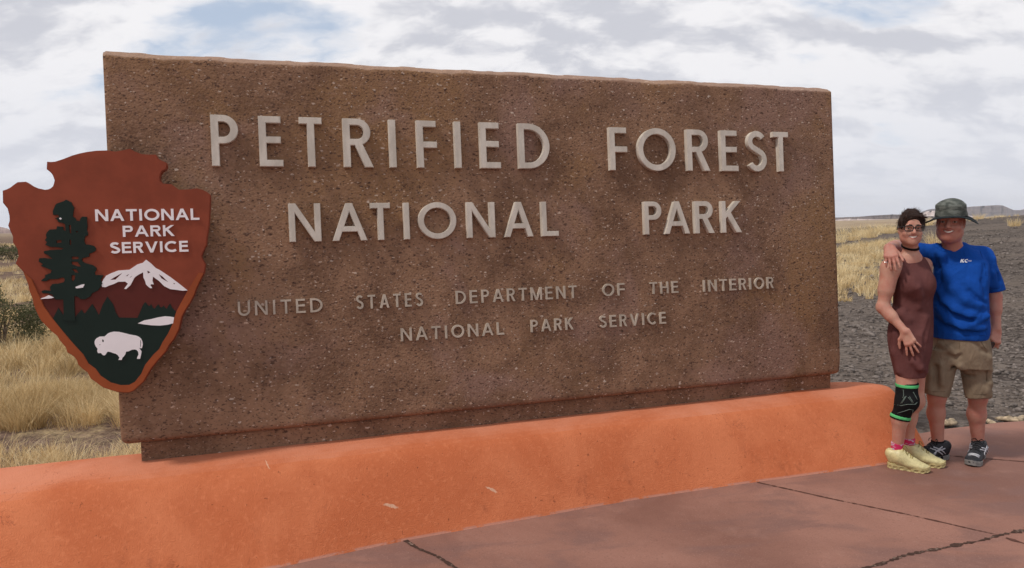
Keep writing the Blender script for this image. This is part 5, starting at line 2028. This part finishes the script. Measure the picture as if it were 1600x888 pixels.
# ------------------------------------------------------------------ the man
skin_m = skin_material('ruddy_skin', (0.42, 0.202, 0.150), (0.40, 0.150, 0.112))
man = empty('person', (*ground(1500, 724)[:2], 0))
tag(man, 'man in blue t-shirt, khaki shorts and dark green bucket hat hugging woman', 'person')
Ym = 4.74
S = SDF((2.30, 4.40, -0.01), (3.28, 5.05, 1.74), HB_)
Hm = Frame(pt(1485.2, 347.8, 4.72), rel(-.10, 1, -0.06, AZM), (0.0, -0.04, 1))
Hm.k = 1.06
head(S, Hm, pt(1488, 392, 4.77), .056, .93, 1.02, 1.0)
S.ell(Hm(0, .03, -.085), np.array([.048, .046, .032]) * Hm.k, Hm.M, .03)
msr, msl = pt(1464, 398, 4.79), pt(1537, 399, 4.77)
S.loft([(pt(1500, 545, Ym)[2], *pt(1501, 545, Ym)[:2], .105, .08, -.6), (pt(1500, 470, Ym)[2], *pt(1500, 470, Ym)[:2], .125, .10, -.6), (pt(1500, 420, Ym)[2], *pt(1501, 420, 4.75)[:2], .125, .085, -.6), (pt(1500, 395, Ym)[2], *pt(1499, 395, 4.77)[:2], .10, .05, -.6), (pt(1500, 385, Ym)[2], *pt(1493, 385, 4.77)[:2], .055, .05, -.6)], .03)
S.cone(msr, msl, .04, .04, .03)
mel, mwl = pt(1554, 463, 4.765), pt(1556.5, 514, 4.715)
S.cone(msl, mel, .042, .038, .03)
S.cone(mel, mel + (mwl - mel) * .4, .0385, .0385, .02)
S.cone(mel, mwl, .036, .0275, .02)
hand(S, mwl, pt(1554, 535, 4.690) - mwl, rel(.55, .85, 0, AZM), -1, 1.02, [[.9, 1.2, .9], [.75, 1.2, .9], [.7, 1.15, .9], [.7, 1.1, .8]], .06, tdir=(.5, .9, .35))
mer, mwr = pt(1401, 386, 4.875), pt(1388.5, 387.5, 4.635)
S.cone(msr, mer, .045, .040, .03)
S.cone(mer, mer + (mwr - mer) * .4, .041, .041, .02)
S.cone(mer, mwr, .038, .029, .02)
hand(S, mwr + [0, -.012, 0], pt(1393, 407, 4.535) - (mwr + [0, -.012, 0]), rel(-.15, .70, .75, AZW), -1, 1.05, [[.30, .22, .15], [.38, .25, .15], [.40, .25, .15], [.45, .25, .15]], .12, tdir=(.62, .75, .25))
mkr, mar = pt(1464, 618, 4.765), pt(1466, 697, 4.785)
mkl, mal = pt(1528, 620, 4.74), pt(1528.5, 697, 4.79)
for (h_, k_, a_, rc, ft) in ((pt(1479, 550, 4.79), mkr, mar, .051, (-.055, -.02, -.075)), (pt(1515, 550, 4.79), mkl, mal, .053, (-.02, -.05, -.075))):
    S.cone(h_, k_, .058, .055, .02)
    cf = k_ + (a_ - k_) * .36 + np.array([0, .016, 0])
    S.cone(k_, cf, .050, rc, .03)
    S.cone(cf, a_, rc * .97, .033, .03)
    S.cone(a_, a_ + np.array(ft), .033, .024, .02)
mbody = sdf_obj('body', S, skin_m, man, 2)
lip_attr(mbody, Hm)
face_parts(Hm, man, 1.0)

# t-shirt
S = SDF((2.30, 4.40, .74), (3.26, 5.06, 1.50), .0048)
lv = []
for (y, xl, xr, Yc, q, th_) in ((528.5, 1455, 1544.5, 4.74, .80, -.10), (515, 1454, 1546.5, 4.74, .82, -.10), (490, 1455, 1545.5, 4.735, .86, -.10), (460, 1456, 1545, 4.735, .85, -.08), (430, 1457, 1546, 4.745, .72, -.06), (410, 1459, 1543, 4.755, .60, -.05), (398, 1464, 1532, 4.765, .55, -.03), (388, 1471, 1514, 4.77, .56, 0), (383.5, 1476, 1503, 4.77, .6, 0)):
    c = pt((xl + xr) / 2, y, Yc)
    a = (pt(xr, y, Yc)[0] - pt(xl, y, Yc)[0]) / 2 * math.cos(AZM)
    lv.append((c[2], c[0], c[1], a, a * q, th_ - AZM))
S.loft(lv, 0, power=2.25)
S.cone(pt(1497, 393, 4.77), msl + [-.012, 0, -.004], .052, .058, .05)
S.cone(pt(1495, 393, 4.77), msr, .050, .056, .05)
slv = pt(1554.5, 455, 4.765)
S.cone(msl + [-.01, 0, -.01], slv, .066, .060, .03, flat=False)
S.cone(msr, mer + (msr - mer) * .12, .060, .053, .03)
# cut the sleeve square at its hem, away from the trunk
q = S.box(slv - .13, slv + .13, 0)
sl_, X, Y, Z = q
hd = unit(slv - msl + np.array([-.02, 0, 0]))
dd = (X - slv[0]) * hd[0] + (Y - slv[1]) * hd[1] + (Z - slv[2]) * hd[2]
edge = pt(1541.5, 450, 4.74)[0]
S.d[sl_] = np.where(X > edge, np.maximum(S.d[sl_], dd), S.d[sl_])
S.ell(Hm(0, .02, -.122), np.array([.064, .072, .045]) * Hm.k, Hm.M, .008, 'sub')
for path, r_, k_, op in (([(1462, 452), (1475, 472), (1492, 486), (1515, 494), (1538, 497)], .009, .03, 'add'), ([(1461, 462), (1474, 482), (1490, 495), (1520, 503), (1541, 504)], .010, .03, 'sub'),
                         ([(1464, 480), (1480, 500), (1505, 512), (1535, 513)], .009, .03, 'add'), ([(1462, 498), (1482, 513), (1510, 520), (1540, 519)], .008, .025, 'sub'), ([(1543, 494), (1530, 500), (1518, 508)], .009, .02, 'add'),
                         ([(1478, 430), (1490, 452), (1510, 470), (1530, 478)], .007, .03, 'add'), ([(1515, 455), (1528, 468), (1541, 474)], .008, .025, 'sub'), ([(1540, 415), (1536, 440), (1540, 462)], .010, .025, 'sub'),
                         ([(1552, 405), (1553, 425), (1548, 445)], .008, .03, 'add'), ([(1556, 420), (1561, 440)], .007, .02, 'sub'), ([(1464, 385), (1470, 400), (1474, 420)], .008, .03, 'add'), ([(1460, 400), (1466, 420), (1470, 440)], .007, .025, 'sub'),
                         ([(1452, 378), (1456, 388), (1456, 400)], .008, .02, 'add')):
    fold(S, path, r_, k_, op)
S.warp(lambda X, Y, Z: .004 * vnoise(X * 16, Y * 16, Z * 22, 83))
m_shirt = cloth_material('blue_jersey', (0.008, 0.060, 0.30), wr=.9)
V_, Q_ = S.nets()
shirt = mesh_obj('t_shirt', smooth_mesh(V_, Q_, 2), Q_, m_shirt, man, smooth=True)
SS = S
m_thr = simple('blue_thread', (0.004, 0.026, 0.14), .9)
seams(S, shirt, m_thr, ([(1458, 524.5), (1480, 525), (1505, 525), (1530, 525), (1542, 524)], [(1542.5, 450), (1550, 451), (1560, 451), (1565, 449)], [(1531, 392), (1536, 405), (1540, 420), (1541, 436)], [(1466, 388), (1464, 400), (1463, 415)]), .0013)
D0 = S.d.copy()
S.d = S.d - .0022
S.ell(Hm(0, .02, -.122), np.array([.064, .072, .045]) * Hm.k * .985, Hm.M, .004, 'sub')
q = S.box(Hm(0, .02, -.122) - .12, Hm(0, .02, -.122) + .12, 0)
sl_, X, Y, Z = q
pq = (np.stack([X, Y, Z], -1) - Hm(0, .02, -.122)) @ Hm.M
ee = (np.linalg.norm(pq / (np.array([.064, .072, .045]) * Hm.k * 1.24), axis=-1) - 1) * .05
keepd = np.full(S.d.shape, 1.0, np.float32)
keepd[sl_] = np.maximum(S.d[sl_], ee)
S.d = keepd
V_, Q_ = S.nets()
mesh_obj('collar', smooth_mesh(V_, Q_, 1), Q_, m_shirt, shirt, smooth=True)
S.d = D0


def printed(letter_polys, parent, m, ux0, uy0, sx, sy, slant):
    """flat print laid on the shirt's surface"""
    for shp in letter_polys:
        vs, tris = shp
        P = []
        for (a, c) in vs:
            q = march(SS, ux0 + (a + slant * c) * sx, uy0 - c * sy)
            P.append(q - ray(ux0, uy0) * .0045)
        used = sorted({i for t in tris for i in t})
        mesh_obj('print', [P[i] for i in used], [[used.index(i) for i in t] for t in tris], m, parent)


m_print = simple('white_print', (0.82, 0.82, 0.84), 0.6, .02)
Kp = shape2d(*glyph('K', 1.0, 1.0, .27))
Cp = shape2d(*glyph('C', 1.0, 1.0, .26))
printed([Kp], shirt, m_print, 1500.6, 410.4, 5.6, 5.4, .22)
printed([Cp], shirt, m_print, 1506.6, 410.4, 5.4, 5.4, .22)
printed([shape2d([rect(0, 0, 1, .22)]), shape2d([rect(.1, -.55, .9, -.40)])], shirt, m_print, 1512.2, 407.6, 6.2, 2.2, 0)

# shorts
S = SDF((2.36, 4.42, .42), (3.22, 5.02, .92), .0048)
lv = []
for (y, xl, xr, Yc, q) in ((572, 1452, 1549, 4.755, .72), (550, 1453, 1549, 4.75, .78), (528, 1457, 1546, 4.745, .80), (515, 1459, 1543, 4.745, .80)):
    c = pt((xl + xr) / 2, y, Yc)
    a = (pt(xr, y, Yc)[0] - pt(xl, y, Yc)[0]) / 2 * math.cos(AZM)
    lv.append((c[2], c[0], c[1], a, a * q, -.08 - AZM))
S.loft(lv, 0, power=2.2)
S.cone(pt(1475, 548, 4.765), pt(1462, 617, 4.765), .090, .077, .025, flat=True)
S.cone(pt(1520, 548, 4.745), pt(1528.5, 621, 4.715), .093, .073, .025, flat=True)
S.cone(pt(1492, 590, 4.60), pt(1490, 571, 4.70), .024, .012, .02, 'sub')
for path, r_, k_, op in (([(1470, 538), (1485, 545), (1492, 553)], .007, .022, 'add'), ([(1480, 556), (1492, 560), (1500, 556)], .008, .02, 'sub'), ([(1500, 572), (1512, 579), (1524, 580)], .008, .02, 'add'), ([(1506, 585), (1520, 588)], .006, .02, 'sub'),
                         ([(1522, 535), (1535, 548), (1543, 552)], .007, .018, 'sub'), ([(1546, 560), (1544, 580), (1546, 600)], .010, .022, 'add'), ([(1541, 595), (1540, 610)], .010, .02, 'sub'), ([(1545, 600), (1541, 610), (1546, 617)], .012, .02, 'add'),
                         ([(1452, 560), (1455, 585), (1450, 605)], .008, .03, 'add'), ([(1470, 570), (1472, 600)], .007, .03, 'add'), ([(1462, 575), (1463, 605)], .007, .03, 'sub')):
    fold(S, path, r_, k_, op)
S.warp(lambda X, Y, Z: .004 * vnoise(X * 24, Y * 24, Z * 20, 85))
m_kh = cloth_material('khaki_twill', (0.215, 0.162, 0.112), wr=.9)
shorts = sdf_obj('shorts', S, m_kh, man, 2)
seams(S, shorts, simple('khaki_thread', (0.085, 0.062, 0.042), .9), ([(1444, 611), (1455, 612), (1468, 612.5), (1480, 612)], [(1511, 615), (1525, 616.5), (1538, 616.5), (1545, 615)], [(1499, 531), (1499.5, 545), (1498, 560)],
      [(1531, 531), (1537, 541), (1544, 551)], [(1466, 531), (1462, 541), (1457, 550)], [(1543, 570), (1542, 590), (1541, 612)]), .0014)

# bucket hat
S = SDF(Hm.c + [-.2, -.2, -.03], Hm.c + [.2, .2, .17], .0040)
hk = Hm.k
Hh = Frame(Hm(0, -.004, .0), Hm.f, unit(Hm.u + Hm.s * .03))
Hh.k = hk
S.ell(Hh(0, -.008, .040), np.array([.079, .112, .100]) * hk, Hh.M, 0)
S.cone(Hh(0, -.004, .034), Hh(0, -.006, .102), .0815 * hk, .0745 * hk, .022, flat=True, sq=(Hh.f, 1.40))
S.ell(Hh(0, -.006, .098), np.array([.070, .098, .040]) * hk, Hh.M, .03)
pB = Hh(0, 0, .036)
S.halfspace(pB, -Hh.u)
S.warp(lambda X, Y, Z: .004 * vnoise(X * 34, Y * 34, Z * 60, 87) + .0025 * vnoise(X * 10, Y * 10, Z * 120, 88))
m_hat, gr, b = mat('olive_hat_cloth', (0.055, 0.070, 0.055), 0.85, 0, 0.2)
co = objco(gr)
hn = gr.noise(gr.scl(co, (1, 1, 3)), 22, 5, .6, .5)
gr.put(b.inputs['Base Color'], gr.mix(gr.ramp(hn, .35, .65), (0.062, 0.068, 0.060), (0.150, 0.158, 0.140)))
bump(gr, b, gr.noise(gr.scl(co, (1, 1, 2.5)), 26, 4, .6, .6), .5, .012)
hat = sdf_obj('bucket_hat', S, m_hat, man, 2)
BV, nb_ = [], 64
for (rf, rs_, z) in ((.106, .076, .048), (.126, .094, .046), (.146, .114, .043), (.162, .138, .040), (.165, .142, .0365), (.160, .138, .0345), (.144, .111, .040), (.124, .092, .043), (.104, .074, .044)):
    for j in range(nb_):
        t = 2 * math.pi * j / nb_
        wv = -.040 * abs(math.cos(t)) ** 2.5 * (rf - .10) / .06 + .004 * math.sin(3 * t + 1) * (rf - .10) / .06
        BV.append(Hh(math.cos(t) * rs_, -.006 + math.sin(t) * rf, z - .004 + wv + .006 * max(0, math.sin(t)) * (rf - .10) / .06))
BF = [[i * nb_ + j, i * nb_ + (j + 1) % nb_, ((i + 1) % 9) * nb_ + (j + 1) % nb_, ((i + 1) % 9) * nb_ + j] for i in range(9) for j in range(nb_)]
mesh_obj('brim', BV, BF, simple('shaded_brim_cloth', (0.022, 0.027, 0.030), .9, .2, 20, .3, .004), hat, smooth=True)  # brim darker than the crown: its shade is put into the colour

# ring, socks, shoes
m_bsock = cloth_material('black_sock', (0.010, 0.010, 0.012), wr=.2)
sock(mar + [0, 0, -.04], pt(1465, 688, 4.782), .039, .042, m_bsock, man)
sock(mal + [0, 0, -.04], pt(1528.3, 690, 4.785), .039, .042, m_bsock, man)
m_bup = simple('black_mesh_upper', (0.016, 0.016, 0.020), 0.6, .3, 80, .4, .002)
m_gsole = simple('grey_sole', (0.20, 0.19, 0.18), 0.75, .2, 30)
m_sil = simple('silver_overlay', (0.38, 0.38, 0.41), 0.35, .1, spec=.6)
m_blace = simple('black_lace', (0.012, 0.012, 0.012), 0.8)
shoe(man, ground(1481, 716.5), ground(1420, 722), .285, .050, (m_bup, m_gsole, m_sil, m_blace), 'striped')
shoe(man, ground(1533, 713), ground(1515, 733), .290, .050, (m_bup, m_gsole, m_sil, m_blace), 'striped')
rc = pt(1383.5, 410, 4.532)
RV, RF = [], []
for j in range(20):
    t = 2 * math.pi * j / 20
    for r_, z in ((.0105, -.0022), (.0118, 0), (.0105, .0022)):
        RV.append(rc + np.array([math.cos(t) * r_, math.sin(t) * r_, z]))
for j in range(20):
    for q in range(2):
        RF.append([j * 3 + q, j * 3 + q + 1, ((j + 1) % 20) * 3 + q + 1, ((j + 1) % 20) * 3 + q])
mesh_obj('ring', RV, RF, simple('white_gold', (0.80, 0.78, 0.74), 0.2, .02, metal=0.9), man)

# sunglasses hanging from his left hand
sgp = pt(1541.5, 546, 4.645)
sg = empty('sunglasses', sgp)
tag(sg, 'dark folded sunglasses held low in the man\'s hanging hand', 'sunglasses')
fa, fb, fn = unit((-.80, -.25, -.45)), unit((-.35, -.2, .85)), None
fn = np.cross(fa, fb)
lens_ = []
gp = []
for s in (0, 1):
    c = sgp + fa * (.004 - .052 * s)
    P = [c + fa * .025 * math.cos(t) * (1 - .1 * math.sin(t)) + fb * .019 * math.sin(t) for t in np.linspace(0, 2 * math.pi, 25)]
    gp.append(P)
    lens_.append((c, P))
for s, q in ((1, .026), (-1, .080)):
    h0 = sgp + fa * (.004 + (.026 if s == 1 else -.078)) + fb * .008
    gp.append([h0, h0 + fn * .006 - fa * .02 * s, h0 + fn * .010 - fa * .075 * s - fb * .004, h0 + fn * .012 - fa * .10 * s - fb * .014])
tubes('frame', gp, .0026, m_frame, sg)
dl = simple('dark_lens', (0.010, 0.010, 0.012), 0.12, .05, spec=.6)
for c, P in lens_:
    mesh_obj('lens', [c] + P[:-1], [[0, i, i % 24 + 1] for i in range(1, 25)], dl, sg)
